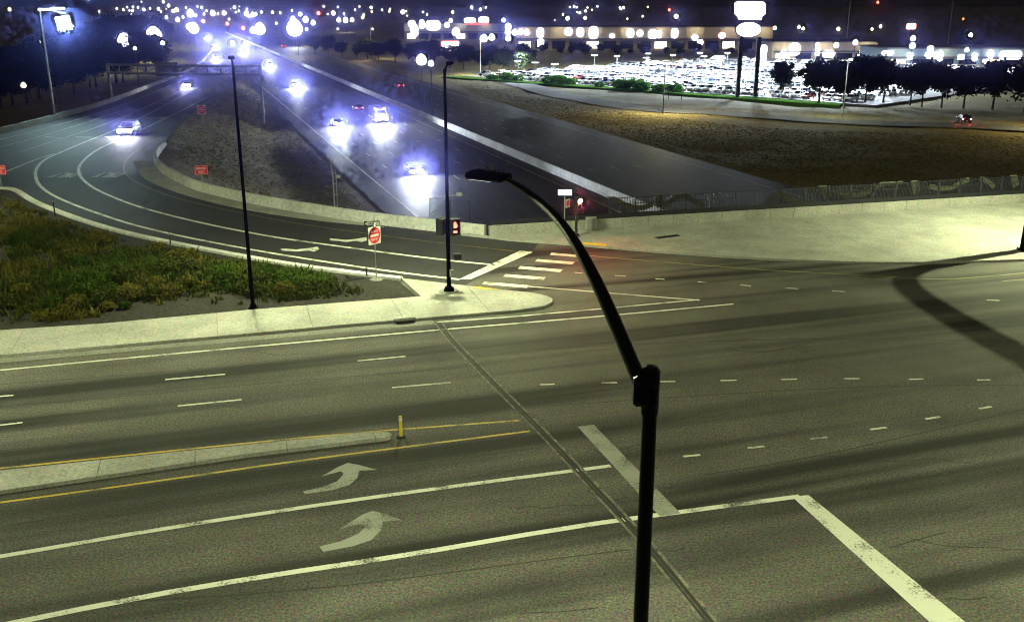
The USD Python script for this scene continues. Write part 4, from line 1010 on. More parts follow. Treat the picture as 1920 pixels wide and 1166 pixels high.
# lamps ------------------------------------------------------------
def lamp_post(name, label, group, p, h, heads, lit, pole='galvanised', size=1.0, r=.09):
    t = thing(name, label, 'lamp', p, 0, group)
    MB().tube([(0, 0, 0), (0, 0, h)], [r, r * .6], 8).build('pole', pole, t)
    MB().tube([(0, 0, 0), (0, 0, .5)], r * 2, 8).build('base', 'grey_concrete', t)
    for k in range(heads):
        a = 2 * math.pi * k / heads + .4; c = np.array([math.cos(a), math.sin(a)]) * (.45 * size if heads > 1 else .0)
        hd = MB().box((c[0], c[1], h + .16 * size), (.75 * size, .5 * size, .14 * size), a, .03).build('lamp_head', 'galvanised', t)
        MB().box((c[0], c[1] - .0, h + .02 * size), (.70 * size, .46 * size, .16 * size), a, .03).build('lens', lit, hd)
    return t
lotlab = 'slim white lamp post standing among the parked cars of the lot'
lp0 = None
LAMPS = [(971, 115, 152), (1003, 118, 154), (1040, 121, 157), (1079, 123, 160), (1123, 126, 164), (1172, 127, 165), (1114, 104, 138), (1156, 106, 139), (1211, 109, 140), (1214, 101, 132), (1260, 104, 134), (1311, 100, 130), (1319, 106, 136), (1362, 100, 132), (1225, 128, 164), (1340, 133, 168), (1395, 135, 172), (1460, 140, 176), (1503, 150, 182)]
for k, (px, py, pb_) in enumerate(LAMPS):
    p = G(px, pb_, LOTZ); h = height_at(p, px, py)
    if lp0 is None: lp0 = lamp_post('lot_lamp', lotlab, 'lamp posts in the car lot', p, h, 2, 'lamp_white', size=1.15); hp0 = h
    else: dup(lp0, 'lot_lamp', p, 0, scale=(1, 1, h / hp0))
for u in np.arange(-4, LL + 24, 22):
    for v in (15, 46, 88, 135): disk_light((*LP(u, v), LOTZ + 7.5), LOT_W, LOT_COL, .5)

# the tall sign on two legs ------------------------------------------
b = G(1402, 186, TZ(*G(1402, 186, Z_FWY)[:2])); t = thing('pole_sign', 'very tall glowing white sign, notched panel over an oval, on two dark legs', 'sign')
zt = height_at(b, 1400, 3); P1 = lambda px, py: (at_depth(px, py, b[1])[0] - b[0], height_at(b, px, py))
for px in (1384, 1417):
    x = P1(px, 160)[0]
    MB().box((b[0] + x, b[1], b[2] + height_at(b, px, 70) / 2 - .5), (1.0, .9, height_at(b, px, 70) + 1), 0, .05).build('leg', 'dark_steel', t)
for py in (76, ): MB().box((b[0] + P1(1400, py)[0], b[1], b[2] + P1(1400, py)[1]), (4.4, .5, .5), 0, .03).build('crossbar', 'dark_steel', t)
outline = Polygon([P1(*q) for q in ((1377, 6), (1381, 4), (1430, 4), (1434, 8), (1434, 27), (1428, 31), (1427, 38), (1384, 37), (1382, 31), (1377, 27))])
oval = shapely.affinity.scale(Point(*P1(1402.5, 56)).buffer(1, 32), (P1(1426, 56)[0] - P1(1380, 56)[0]) / 2, (P1(1402, 43)[1] - P1(1402, 70)[1]) / 2)
for nm, pol in (('notched_panel', outline), ('oval_panel', oval)):
    e = trimesh.creation.extrude_polygon(pol.buffer(.16), .9, engine='earcut'); v = np.array(e.vertices)
    cs = obj(nm, (np.c_[v[:, 0] + b[0], v[:, 2] + b[1] - .45, v[:, 1] + b[2]], np.array(e.faces)[:, ::-1]), 'store_roof', t)
    e = trimesh.creation.extrude_polygon(pol, .06, engine='earcut'); v = np.array(e.vertices)
    obj('lit_face', (np.c_[v[:, 0] + b[0], v[:, 2] + b[1] - .52, v[:, 1] + b[2]], np.array(e.faces)[:, ::-1]), 'sign_panel_lit', cs)
def oval_sign(px, py, w, h, base_py, D_z, label, face='sign_panel_lit', rim='sign_red_lit', rect=False):
    b = G(px, base_py, D_z); sc = 1 / ppm(b); t = thing('pole_sign', label, 'sign'); z = height_at(b, px, py)
    MB().tube([b - [0, 0, .5], b + [0, 0, z]], .28, 8).build('pole', 'dark_steel', t)
    pol = sbox(-.5, -.5, .5, .5).buffer(.2) if rect else Point(0, 0).buffer(.5, 24); pol = shapely.affinity.scale(pol, w * sc / (1.4 if rect else 1), h * sc / (1.4 if rect else 1), origin=(0, 0))
    for nm, pl, off, m_ in (('rim', pol.buffer(.28), .5, rim), ('lit_face', pol, .58, face)):
        e = trimesh.creation.extrude_polygon(pl, off, engine='earcut'); v = np.array(e.vertices)
        obj(nm, (np.c_[v[:, 0] + b[0], b[1] + .3 - v[:, 2], v[:, 1] + b[2] + z], np.array(e.faces)), m_, t)
oval_sign(845, 87, 32, 17, 128, Z_FWY, 'glowing white oval sign with red rim above the tall black signal pole', rect=True)
oval_sign(1352, 67, 13, 11, 96, Z_FWY, 'small round glowing sign with warm rim left of the tall two-legged sign')
oval_sign(1703, 50, 16, 9, 96, Z_FWY, 'small warm rectangular sign glowing above the trees on the right', 'lamp_warm', 'lamp_orange', True)

# stores ---------------------------------------------------------------
def store(label, px0, px1, base_py, top_py, wall, depth=40, signs=(), windows=(), z=Z_FWY):
    a, c = G(px0, base_py, z), G(px1, base_py, z); c = np.array([c[0], a[1], a[2]])
    h = height_at(a, px0, top_py); t = thing('store_building', label, 'building')
    w = c[0] - a[0]; mx = (a[0] + c[0]) / 2
    MB().box((mx, a[1] + depth / 2, a[2] + h / 2 - .5), (w, depth, h + 1)).build('wall', wall, t)
    MB().box((mx, a[1] + depth / 2, a[2] + h + .25), (w + .6, depth + .6, .5)).build('roof', 'store_roof', t)
    n = max(2, int(w / 9))
    for k in range(n + 1): MB().box((a[0] + w * k / n, a[1] - .2, a[2] + h * .48), (.9, .42, h * .96)).build('pilaster', wall, t)
    MB().box((mx, a[1] - .9, a[2] + h * .48), (w, 1.8, .5)).build('canopy', 'store_roof', t)
    for k in range(n):
        f = MB().box((a[0] + w * (k + .5) / n, a[1] - .06, a[2] + h * .2), (w / n - 2.2, .14, h * .36)).build('window', 'dark_steel', t)
        MB().box((a[0] + w * (k + .5) / n, a[1] - .15, a[2] + h * .2), (w / n - 2.6, .06, h * .32)).build('pane', 'shop_window' if (k * 7 + int(px0)) % 4 == 0 else 'car_glass', f)
    for (px, py, sw, sh, m_) in signs:
        q_ = at_depth(px, py, a[1] - .5); s_ = 1 / ppm(a)
        rr = min(sw, sh) * s_ * .46; pl_ = sbox(-sw * s_ / 2 + rr, -sh * s_ / 2 + rr, sw * s_ / 2 - rr, sh * s_ / 2 - rr).buffer(rr, 5)
        e_ = trimesh.creation.extrude_polygon(pl_, .5, engine='earcut'); v_ = np.array(e_.vertices)
        obj('wall_sign', (np.c_[v_[:, 0] + q_[0], a[1] - .1 - v_[:, 2], v_[:, 1] + q_[2]], np.array(e_.faces)), m_, t)
    for k in range(0, n, 1):
        x = a[0] + w * (k + .5) / n
        if k % 2 == 0: disk_light((x, a[1] - 5, a[2] + h * 1.0), 14, (1, .9, .72), .4, (0, .75, -.65))
    return t
store('long beige store with bright wall signs behind the car lot', 968, 1445, 93, 52, 'store_beige', signs=[(1013, 62, 13, 18, 'sign_panel_lit'), (1014, 82, 12, 20, 'sign_panel_lit'), (1066, 60, 15, 15, 'sign_panel_lit'), (1088, 61, 14, 17, 'sign_panel_lit'), (1113, 62, 17, 24, 'sign_panel_lit'), (1182, 63, 14, 16, 'sign_panel_lit'), (1200, 63, 12, 12, 'sign_panel_lit'), (1224, 65, 17, 18, 'sign_panel_lit'), (1236, 65, 9, 14, 'sign_panel_lit'), (1265, 63, 13, 18, 'sign_panel_lit'), (1303, 71, 12, 10, 'sign_panel_lit'), (1313, 80, 11, 11, 'sign_panel_lit'), (1148, 68, 10, 8, 'sign_panel_lit')])
store('wide store with glowing white entrance right of the tall sign', 1448, 1640, 112, 80, 'store_beige', 30, signs=[(1490, 93, 22, 24, 'sign_panel_lit'), (1470, 100, 14, 12, 'sign_panel_lit'), (1432, 100, 12, 30, 'sign_panel_lit'), (1554, 102, 24, 13, 'sign_panel_lit'), (1533, 98, 7, 14, 'lamp_white'), (1618, 100, 16, 12, 'sign_panel_lit')])
store('low grey-blue store behind the row of dark trees at the right edge', 1660, 2010, 122, 92, 'store_blue', 30, signs=[(1665, 100, 22, 8, 'sign_panel_lit'), (1707, 106, 9, 13, 'lamp_white'), (1745, 92, 12, 11, 'sign_panel_lit'), (1748, 104, 26, 12, 'sign_panel_lit'), (1763, 106, 10, 18, 'lamp_warm'), (1802, 108, 14, 10, 'sign_panel_lit'), (1828, 108, 8, 14, 'lamp_white'), (1858, 104, 8, 14, 'lamp_white'), (1895, 104, 42, 16, 'sign_panel_lit')])
store('far store with two wide glowing signs on its front, left of the long beige store', 760, 945, 74, 45, 'store_grey', 30, signs=[(772, 45, 14, 12, 'sign_panel_lit'), (777, 58, 14, 22, 'sign_panel_lit'), (791, 46, 10, 16, 'sign_panel_lit'), (812, 48, 28, 18, 'sign_panel_lit'), (881, 39, 22, 9, 'sign_panel_lit'), (907, 38, 20, 11, 'sign_panel_lit'), (894, 45, 44, 4, 'sign_red_lit')])

# city lights ----------------------------------------------------------
# (photo x, photo y, apparent size, colour, description)
CITY = [(233, 76, 22, 'lamp_white', 'm'), (229, 53, 12, 'lamp_blue', 'm'), (288, 66, 26, 'lamp_white', 'm'), (185, 52, 14, 'lamp_blue', 'm'), (256, 54, 7, 'lamp_white', 'm'), (305, 81, 6, 'lamp_white', 'm'), (253, 91, 5, 'lamp_warm', 'm'),
        (552, 52, 26, 'lamp_white', 'm'), (487, 54, 18, 'lamp_white', 'm'), (475, 57, 10, 'lamp_white', 'm'), (363, 53, 16, 'lamp_white', 'm'), (355, 50, 10, 'lamp_white', 'm'), (549, 36, 8, 'lamp_blue', 'm'), (573, 37, 9, 'lamp_blue', 'm'), (587, 43, 7, 'lamp_white', 'm'), (563, 27, 6, 'lamp_blue', 'm'),
        (855, 60, 13, 'lamp_white', 'm'), (838, 47, 8, 'lamp_white', 'm'), (845, 39, 6, 'lamp_warm', 'm'), (907, 72, 12, 'lamp_white', 'm'), (922, 70, 10, 'lamp_white', 'm'), (953, 50, 10, 'lamp_white', 'm'), (952, 60, 9, 'lamp_white', 'm'), (944, 38, 6, 'lamp_blue', 'm'), (965, 61, 9, 'lamp_white', 'm'), (976, 60, 9, 'lamp_white', 'm'), (988, 61, 9, 'lamp_white', 'm'),
        (790, 112, 17, 'lamp_white', 'm'), (808, 119, 9, 'lamp_white', 'm'), (953, 72, 9, 'lamp_blue', 'm'),
        (462, 26, 9, 'lamp_white', 'f'), (474, 28, 9, 'lamp_white', 'f'), (357, 25, 14, 'lamp_white', 'f'), (399, 25, 10, 'lamp_warm', 'f'), (420, 25, 8, 'lamp_warm', 'f'), (325, 21, 7, 'lamp_warm', 'f'), (331, 19, 8, 'lamp_warm', 'f'), (316, 11, 6, 'lamp_warm', 'f'), (297, 17, 6, 'lamp_warm', 'f'), (312, 33, 6, 'lamp_blue', 'f'), (333, 37, 9, 'lamp_warm', 'f'), (306, 4, 5, 'lamp_warm', 'f'),
        (265, 4, 4, 'lamp_dim', 'f'), (381, 40, 7, 'lamp_red', 'f'), (426, 45, 6, 'lamp_red', 'f'), (456, 53, 7, 'lamp_red', 'f'), (518, 44, 6, 'lamp_dim', 'f'), (597, 25, 7, 'lamp_red', 'f'), (625, 25, 8, 'lamp_warm', 'f'), (635, 38, 8, 'lamp_white', 'f'), (648, 38, 10, 'lamp_white', 'f'), (660, 38, 8, 'lamp_warm', 'f'), (680, 33, 6, 'lamp_warm', 'f'), (697, 22, 5, 'lamp_dim', 'f'), (730, 22, 5, 'lamp_dim', 'f'), (755, 23, 8, 'lamp_warm', 'f'), (576, 73, 5, 'lamp_blue', 'f'), (634, 73, 5, 'lamp_dim', 'f'), (699, 66, 5, 'lamp_dim', 'f'),
        (1064, 35, 7, 'lamp_white', 'f'), (1097, 34, 6, 'lamp_warm', 'f'), (1098, 21, 6, 'lamp_dim', 'f'), (1110, 19, 4, 'lamp_dim', 'f'), (1205, 31, 5, 'lamp_dim', 'f'), (1255, 19, 5, 'lamp_red', 'f'), (1268, 31, 8, 'lamp_white', 'f'), (1453, 53, 8, 'lamp_cyan', 'f'), (1449, 52, 5, 'lamp_orange', 'f'), (1498, 51, 6, 'lamp_warm', 'f'), (1506, 54, 6, 'lamp_blue', 'f'), (1651, 50, 6, 'lamp_warm', 'f'), (1646, 5, 5, 'lamp_red', 'f'), (1806, 36, 5, 'lamp_orange', 'f'), (1570, 76, 7, 'lamp_warm', 'f'), (1633, 74, 5, 'lamp_warm', 'f'),
        (18, 18, 8, 'lamp_dim', 'f'), (166, 0, 5, 'lamp_dim', 'f'), (186, 22, 5, 'lamp_dim', 'f'), (247, 28, 5, 'lamp_dim', 'f'), (75, 80, 5, 'lamp_dim', 'm'), (66, 152, 10, 'lamp_orange', 'n'), (52, 150, 7, 'lamp_orange', 'n'), (44, 160, 12, 'lamp_dim', 'n'),
        (1533, 84, 7, 'lamp_white', 'm'), (1568, 85, 8, 'lamp_white', 'm'), (1604, 80, 8, 'lamp_white', 'm'), (1712, 72, 8, 'lamp_white', 'm'), (1711, 86, 9, 'lamp_white', 'm'), (1820, 66, 6, 'lamp_white', 'm'), (1813, 94, 7, 'lamp_white', 'm'), (1857, 100, 9, 'lamp_white', 'm')]
rng = random.Random(4)
for k in range(70):
    CITY.append((rng.uniform(200, 1250) if k < 50 else rng.uniform(230, 480), 12 + abs(rng.gauss(0, 1)) * 11, rng.choice((3, 3, 4, 5)), rng.choice(('lamp_warm', 'lamp_dim', 'lamp_warm', 'lamp_blue', 'lamp_white')), 'f'))
cname = {'lamp_white': 'white', 'lamp_blue': 'bluish', 'lamp_warm': 'warm', 'lamp_red': 'red', 'lamp_dim': 'dim', 'lamp_orange': 'orange', 'lamp_cyan': 'cyan'}
lampproto = {}
for (px, py, size, col, cls) in CITY:
    hz = {'m': 11.0, 'f': 13.0, 'n': 2.5}[cls]
    zb = Z_FWY if cls != 'n' else -4.0
    d = ray(px, max(py, 26 if cls == 'f' else 0)); t_ = (zb + hz - CAM_H) / d[2]
    Y = d[1] * t_
    if cls == 'f': Y = min(max(Y, 900), 3200)
    d = ray(px, py); top = np.array([d[0] / d[1] * Y, Y, CAM_H + d[2] / d[1] * Y]); gz = TZ(top[0], top[1]); h = max(top[2] - gz, 3.0)
    s_ = size / ppm(top)
    what = {'m': 'lamp of the streets beyond the freeway', 'f': 'tiny light of the far town near the horizon', 'n': 'low light in the dark left of the ramp'}[cls]
    lab = f'{cname[col]} {what}'; grp = lab + ', many alike'
    hs = s_ * (.62 if cls == 'm' else .5)
    if size >= 20: lab, grp = {233: 'large dazzling lamp just right of the floodlight pole', 288: 'largest dazzling lamp between floodlight pole and ramp head', 552: 'tall dazzling lamp right of the freeway head on the skyline'}[px], None
    t = thing('town_lamp', lab, 'lamp', (top[0], top[1], gz), 0, grp)
    MB().tube([(0, 0, -.2), (0, 0, h)], [.14, .09] if cls != 'f' else [.3, .2], 5).build('pole', 'dark_steel', t)
    MB().lathe([(0, -1.0), (.55, -.84), (.86, -.42), (.9, 0), (.66, .5), (.3, .86), (0, .95)], 12 if cls == 'm' else 8, (0, 0, 0)).mesh()
    m_ = MB().lathe([(0, -1.0), (.55, -.84), (.86, -.42), (.9, 0), (.66, .5), (.3, .86), (0, .95)], 12 if cls == 'm' else 8).mesh(); m_.apply_scale(hs); m_.apply_translation((0, 0, h))
    obj('lamp_head', m_, col, t, True)

# the floodlit lamp pole on the left
b = G(103, 222, -1.4); b[2] = TZ(b[0], b[1]); t = thing('flood_lamp', 'tall lamp pole at the far left with a dazzling bluish floodlight', 'lamp')
h = height_at(b, 75, 14); q = lambda px, py: at_depth(px, py, b[1])
MB().tube([b - [0, 0, .5], b + [0, 0, h]], [.2, .12], 10).build('pole', 'galvanised', t)
MB().tube([b + [0, 0, h - .1], q(95, 20), q(124, 26)], [.09, .08, .07], 8).build('arm', 'galvanised', t)
MB().tube([q(72, 19), q(120, 16)], .14, 8).build('tube_lamp', 'lamp_white', t)
for px, py in ((112, 38), (126, 36), (116, 52), (130, 50)):
    hd = MB().box(q(px, py), (1.0, .5, .95), .1, .1).build('flood_head', 'galvanised', t); c_ = q(px, py) - np.array([0, .30, .0]); obj('lens', (np.array([c_ + (x_, z_ * -.25 - .02, z_) for x_, z_ in ((-.45, -.42), (.45, -.42), (.45, .42), (-.45, .42))]), np.array([(0, 1, 2, 3)])), 'flood_lit', hd)
disk_light(q(120, 56) - np.array([0, .6, 0]), 2.0, (.62, .92, 1.0), .6, (.25, -.5, -.6))
b = G(97, 215, -2); tt = thing('lamp_pole', 'faint thin lamp pole just right of the dazzling floodlight pole', 'lamp'); MB().tube([at_depth(103, 196, b[1] + 20), at_depth(117, 90, b[1] + 20)], [.13, .08], 8).build('pole', 'dark_steel', tt)
# lamp pole by the side road
b = F(1580, 219); b[2] = TZ(b[0], b[1]); h = height_at(b, 1585, 112); t = thing('street_lamp', 'slim pale lamp pole with a white lamp before the dark trees on the right', 'street lamp')
MB().tube([b, b + [0, 0, h]], [.13, .09], 8).build('pole', 'galvanised', t); MB().tube([b + [0, 0, h - .2], b + [0, -1.2, h + .2]], .05, 6).build('arm', 'galvanised', t)
hd = MB().box(b + [0, -1.3, h + .2], (.8, .8, .3), 0, .05).build('lamp_head', 'galvanised', t); MB().box(b + [0, -1.42, h + .12], (.7, .7, .4), 0, .08).build('lens', 'lamp_white', hd)
disk_light(b + [-3, -2.0, h - .3], 40, (.9, 1.0, .85), .3)
b = F(901, 143); h = height_at(b, 905, 72); t = thing('lamp_pole', 'thin grey lamp pole at the left end of the car lot', 'street lamp'); MB().tube([b, b + [0, 0, h]], [.13, .09], 8).build('pole', 'galvanised', t); MB().box(b + [.5, 0, h], (1.1, .5, .3), 0, .05).build('lamp_head', 'lamp_white', t); disk_light(b + [.5, -.8, h - .4], 90, (1, .92, .5), .3)
for k, (px, pt, pb_) in enumerate(((1243, 140, 212), (1253, 165, 186), (1278, 168, 188))):
    b = F(px, pb_); b[2] = TZ(b[0], b[1]); h = height_at(b, px, pt); tt = thing('utility_post', ('thin dark pole between side road and car lot', 'short dark post at the lot edge, left one of a close pair', 'short dark post at the lot edge, right one of a close pair')[k], 'post'); MB().tube([b, b + [0, 0, h]], [.10, .07], 6).build('pole', 'dark_steel', tt)
# lamps of the side road and the verge
for px, pb_, pt, lab in ((697, 112, 50, 'thin grey lamp pole on the freeway verge before the dark tree belt'), (1243, 213, 118, 'thin lamp pole beside the side road in front of the car lot'), (1990, 246, 150, 'lamp pole of the side road outside the picture on the right'), (560, 104, 40, 'thin lamp pole on the far verge near the head of the freeway')):
    b = F(px, pb_); b[2] = TZ(b[0], b[1]); h = height_at(b, px, pt); tt = thing('lamp_pole', lab, 'street lamp')
    MB().tube([b, b + [0, 0, h]], [.13, .09], 8).build('pole', 'dark_steel', tt); MB().tube([b + [0, 0, h - .2], b + [0, -2.2, h + .3]], .05, 6).build('arm', 'dark_steel', tt); MB().box(b + [0, -2.6, h + .3], (.4, .9, .16), 0, .04).build('lamp_head', 'dark_steel', tt)
    disk_light(b + [0, -2.6, h + .15], 120, (1, .86, .45), .3)
for px, pb_, pt, lab in ((1585, 100, -20, 'very thin tall mast against the night sky, right of the tall sign'), (1775, 100, -20, 'very thin tall mast against the night sky near the right edge')):
    b = F(px, pb_); h = height_at(b, px - 3, pt); tt = thing('mast', lab, 'mast'); MB().tube([b, b + [0, 0, h]], [.28, .2], 6).build('pole', 'galvanised', tt)

# ================================================================== VEGETATION
def tree_proto(seed, H=11.0, CR=4.2, leaf_n=4200, leafm='tree_leaf', trunk_h=3.0):
    r = np.random.default_rng(seed)
    tr = MB(); tr.tube([(0, 0, -.3), (.05, 0, trunk_h * .6), (.1, .05, trunk_h), (0, .1, H * .7)], [.26, .2, .17, .05], 8)
    limbs = []
    for k in range(9):
        a = k * 2.4 + r.uniform(0, .5); z0 = r.uniform(trunk_h * .8, H * .6); e = np.array([math.cos(a) * CR * .7, math.sin(a) * CR * .7, z0 + r.uniform(1, 2.6)])
        tr.tube([(0, 0, z0), e * [.5, .5, 1] - [0, 0, .5], e], [.09, .06, .02], 5); limbs.append(e)
    cl = []
    for k in range(46):
        u = r.normal(size=3); u /= np.linalg.norm(u); rad = r.uniform(.45, 1.0)
        cl.append((u * [CR * .86, CR * .86, (H - trunk_h) * .44] * rad + [0, 0, trunk_h + (H - trunk_h) * .52], r.uniform(.6, 1.35)))
    v = []; f = []
    for k in range(leaf_n):
        c, s_ = cl[r.integers(len(cl))]; p = c + r.normal(size=3) * s_ * .52
        a = r.normal(size=3); a /= np.linalg.norm(a); b_ = np.cross(a, r.normal(size=3)); b_ /= np.linalg.norm(b_); w = r.uniform(.24, .5)
        n0 = len(v); v += [p - a * w, p + b_ * w * .6, p + a * w, p - b_ * w * .6]; f.append((n0, n0 + 1, n0 + 2, n0 + 3))
    return tr, (np.array(v), np.array(f))
TP = {}
def tree(kind, loc, H, label, group=None, rz=0.0, wide=1.0):
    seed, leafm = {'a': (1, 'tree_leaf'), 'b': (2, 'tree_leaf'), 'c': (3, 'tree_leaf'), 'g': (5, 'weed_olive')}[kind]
    k = H / 11.0
    if kind not in TP:
        t = thing('tree', label, 'tree', loc, rz, group); UsdGeom.Xformable(t).AddScaleOp().Set(Gf.Vec3f(k * wide, k * wide, k))
        trk, crown = tree_proto(seed, leafm=leafm); trk.build('trunk', 'bark', t); obj('crown', crown, leafm, t); TP[kind] = t
    else: dup(TP[kind], 'tree', loc, rz, label, group, (k * wide, k * wide, k))
rowlab = ['first dark tree of the right-hand row, alone in front of the bright lot', 'second dark tree of the right-hand row, low and wide by the lamp pole', 'dark tree directly behind the slim pale lamp pole', 'dark tree right of the slim pale lamp pole, tall crown', 'dark tree at the right end of the first clump, lot light beside it', 'dark tree left end of the second clump, light at its left', 'dark tree second in the second clump', 'dark tree in the middle of the second clump', 'dark tree above the car with red brake lights', 'dark tree between the brake-light car and the right edge', 'dark tree cut by the right edge of the picture']
for k, (px, pb_, pt, wd) in enumerate(((1465, 186, 112, .85), (1535, 196, 108, 1.25), (1582, 200, 112, 1.2), (1622, 196, 100, 1.1), (1655, 197, 108, 1.1), (1706, 198, 118, 1.0), (1728, 202, 112, 1.0), (1765, 203, 118, 1.0), (1806, 204, 120, 1.15), (1860, 207, 110, 1.2), (1920, 212, 112, 1.2))):
    b = F(px, pb_); b[2] = TZ(b[0], b[1]); tree('abc'[k % 3], b, height_at(b, px, pt), rowlab[k], None, k * 1.3, wd)
r = random.Random(8)
for k in range(15):
    px = 985 + k * 29 + r.uniform(-8, 8); b = F(px, 106 + r.uniform(-4, 5)); tree('abc'[k % 3], b, height_at(b, px, 84 + r.uniform(-5, 8)), 'small dark tree in the belt between the car lot and the long store', 'trees between car lot and store', k, 1.25)
for k in range(16):
    px = 585 + k * 26 + r.uniform(-8, 8); pb_ = 100 + (px - 585) * .10; b = F(px, pb_ + 2); tree('abc'[k % 3], b, height_at(b, px, 72 + r.uniform(-8, 10) + (px - 585) * .04), 'dark tree in the long belt beyond the freeway', 'trees in the belt beyond the freeway', k, 1.3)
for k in range(26):
    px = -30 + (k % 13) * 27 + r.uniform(-9, 9); pb_ = (196 if k < 13 else 150) - max(px, 0) * .22 + r.uniform(-5, 5); d0 = G(px, pb_, -5.0); d0[2] = TZ(d0[0], d0[1])
    if plateau.buffer(4).contains(Point(d0[0], d0[1])): continue
    tree('abc'[k % 3], d0, max(3.0, height_at(d0, px, pb_ - r.uniform(55, 75))), 'dark tree in the grove left of the ramp', 'trees of the dark grove left of the ramp', k, 1.3)
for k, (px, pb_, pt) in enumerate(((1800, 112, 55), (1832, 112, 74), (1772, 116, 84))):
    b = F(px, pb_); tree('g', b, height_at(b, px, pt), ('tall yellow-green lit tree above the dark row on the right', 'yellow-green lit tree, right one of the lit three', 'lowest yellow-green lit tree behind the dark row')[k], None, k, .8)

def tufts(name, pts, m, hmin, hmax, blades, parent=None, lean=.5, seed=1, wid=.03):
    rg = np.random.default_rng(seed); v = []; f = []
    for (x, y, z, s_) in pts:
        for k in range(blades):
            a = rg.uniform(0, 6.283); h = rg.uniform(hmin, hmax) * s_; o = rg.normal(size=2) * .12 * s_; l = rg.uniform(.1, lean) * h; w = wid * rg.uniform(.7, 1.6) * s_
            bx, by = x + o[0], y + o[1]; n0 = len(v); ca, sa = math.cos(a), math.sin(a)
            v += [(bx - sa * w, by + ca * w, z - .05), (bx + sa * w, by - ca * w, z - .05), (bx + ca * l * .4 + sa * w * .7, by + sa * l * .4 - ca * w * .7, z + h * .6), (bx + ca * l * .4 - sa * w * .7, by + sa * l * .4 + ca * w * .7, z + h * .6), (bx + ca * l, by + sa * l, z + h)]
            f += [(n0, n0 + 1, n0 + 2), (n0, n0 + 2, n0 + 3), (n0 + 3, n0 + 2, n0 + 4)]
    return tag(obj(name, (np.array(v), np.array(f)), m, parent), kind='stuff') if v else None
rg = np.random.default_rng(3)
# infield weeds: density patches read off the photograph
def infield_pts(patches, n, seed):
    g_ = np.random.default_rng(seed); out = []
    for k in range(n):
        cx, cy, rx_, ry_ = patches[g_.integers(len(patches))]
        px, py = cx + g_.normal() * rx_ * .5, cy + g_.normal() * ry_ * .5; p = G(px, py, .3)
        if not infield_poly.buffer(-.8).contains(Point(p[0], p[1])): continue
        e = infield_poly.exterior.distance(Point(p[0], p[1])); out.append((p[0], p[1], float(infield_z(np.array([p[0]]), np.array([p[1]]), np.array([e]))[0]), .45 + 1.1 * g_.random() ** 2))
    return out
tufts('dry_weeds', infield_pts([(30, 390, 60, 22), (60, 420, 60, 12), (20, 445, 40, 10), (185, 445, 30, 20), (60, 500, 50, 15), (150, 470, 60, 14), (120, 590, 60, 8), (360, 495, 40, 10), (280, 550, 40, 14), (450, 510, 40, 14), (410, 470, 30, 6), (20, 520, 60, 30)], 1500, 5), 'weed_dry', .12, .40, 14, seed=5, lean=1.3)
tufts('olive_weeds', infield_pts([(100, 450, 120, 40), (200, 520, 140, 40), (350, 530, 120, 30), (500, 530, 100, 25), (60, 560, 100, 30), (480, 505, 100, 14), (300, 480, 90, 14), (560, 545, 80, 16)], 2600, 6), 'weed_olive', .12, .42, 14, seed=6, lean=1.3)
tufts('green_weeds', infield_pts([(140, 535, 40, 22), (190, 545, 30, 20), (420, 520, 40, 20), (540, 528, 60, 18), (300, 505, 60, 14), (590, 530, 30, 12), (60, 465, 30, 8), (250, 500, 60, 20)], 1900, 7), 'weed_green', .12, .42, 14, seed=7, wid=.045, lean=1.3)
# shrubs one can tell apart
def shrub(px, py, hh, m, label, group=None):
    p = G(px, py, .3); e = max(.1, infield_poly.exterior.distance(Point(p[0], p[1]))); z = float(infield_z(np.array([p[0]]), np.array([p[1]]), np.array([e]))[0])
    t = thing('shrub', label, 'shrub', (p[0], p[1], z), 0, group); g_ = np.random.default_rng(int(px * 7 + py))
    st = MB()
    for k in range(6): a = k * 1.05; st.tube([(0, 0, -.1), (math.cos(a) * hh * .4, math.sin(a) * hh * .4, hh * .6)], [.025, .01], 4)
    st.build('stems', 'bark', t); v = []; f = []
    for k in range(520):
        u = g_.normal(size=3); u /= np.linalg.norm(u); c = u * [hh * .75, hh * .75, hh * .45] * g_.uniform(.4, 1) ** .5 + [0, 0, hh * .5]
        c[2] = max(c[2], .02); a = g_.normal(size=3); a /= np.linalg.norm(a); b_ = np.cross(a, g_.normal(size=3)); b_ /= np.linalg.norm(b_); w = g_.uniform(.05, .11)
        n0 = len(v); v += [c - a * w, c + b_ * w * .6, c + a * w, c - b_ * w * .6]; f.append((n0, n0 + 1, n0 + 2, n0 + 3))
    obj('foliage', (np.array(v), np.array(f)), m, t)
for a in ((138, 548, 1.0, 'weed_green', 'bright green shrub in the left part of the infield, left of a paler one'), (192, 552, .9, 'weed_green', 'pale green shrub in the left part of the infield'), (424, 535, 1.0, 'weed_green', 'green shrub in the infield just left of the tall lamp pole'), (300, 520, .9, 'weed_olive', 'dark olive shrub in the middle of the infield'), (540, 540, .95, 'weed_green', 'wide green shrub right of the tall lamp pole'), (505, 528, .9, 'weed_green', 'green shrub close to the tall lamp pole on its right'), (580, 545, .8, 'weed_olive', 'last olive shrub at the right tip of the weeds'), (190, 462, .8, 'weed_dry', 'dry yellow shrub near the ramp kerb'), (285, 560, .7, 'weed_olive', 'low olive shrub above the footway edge'), (350, 515, 1.0, 'weed_olive', 'dark bushy shrub between the green shrubs of the infield'), (455, 545, .7, 'weed_olive', 'small olive shrub at the foot of the tall lamp pole')): shrub(*a)
g_ = random.Random(77)
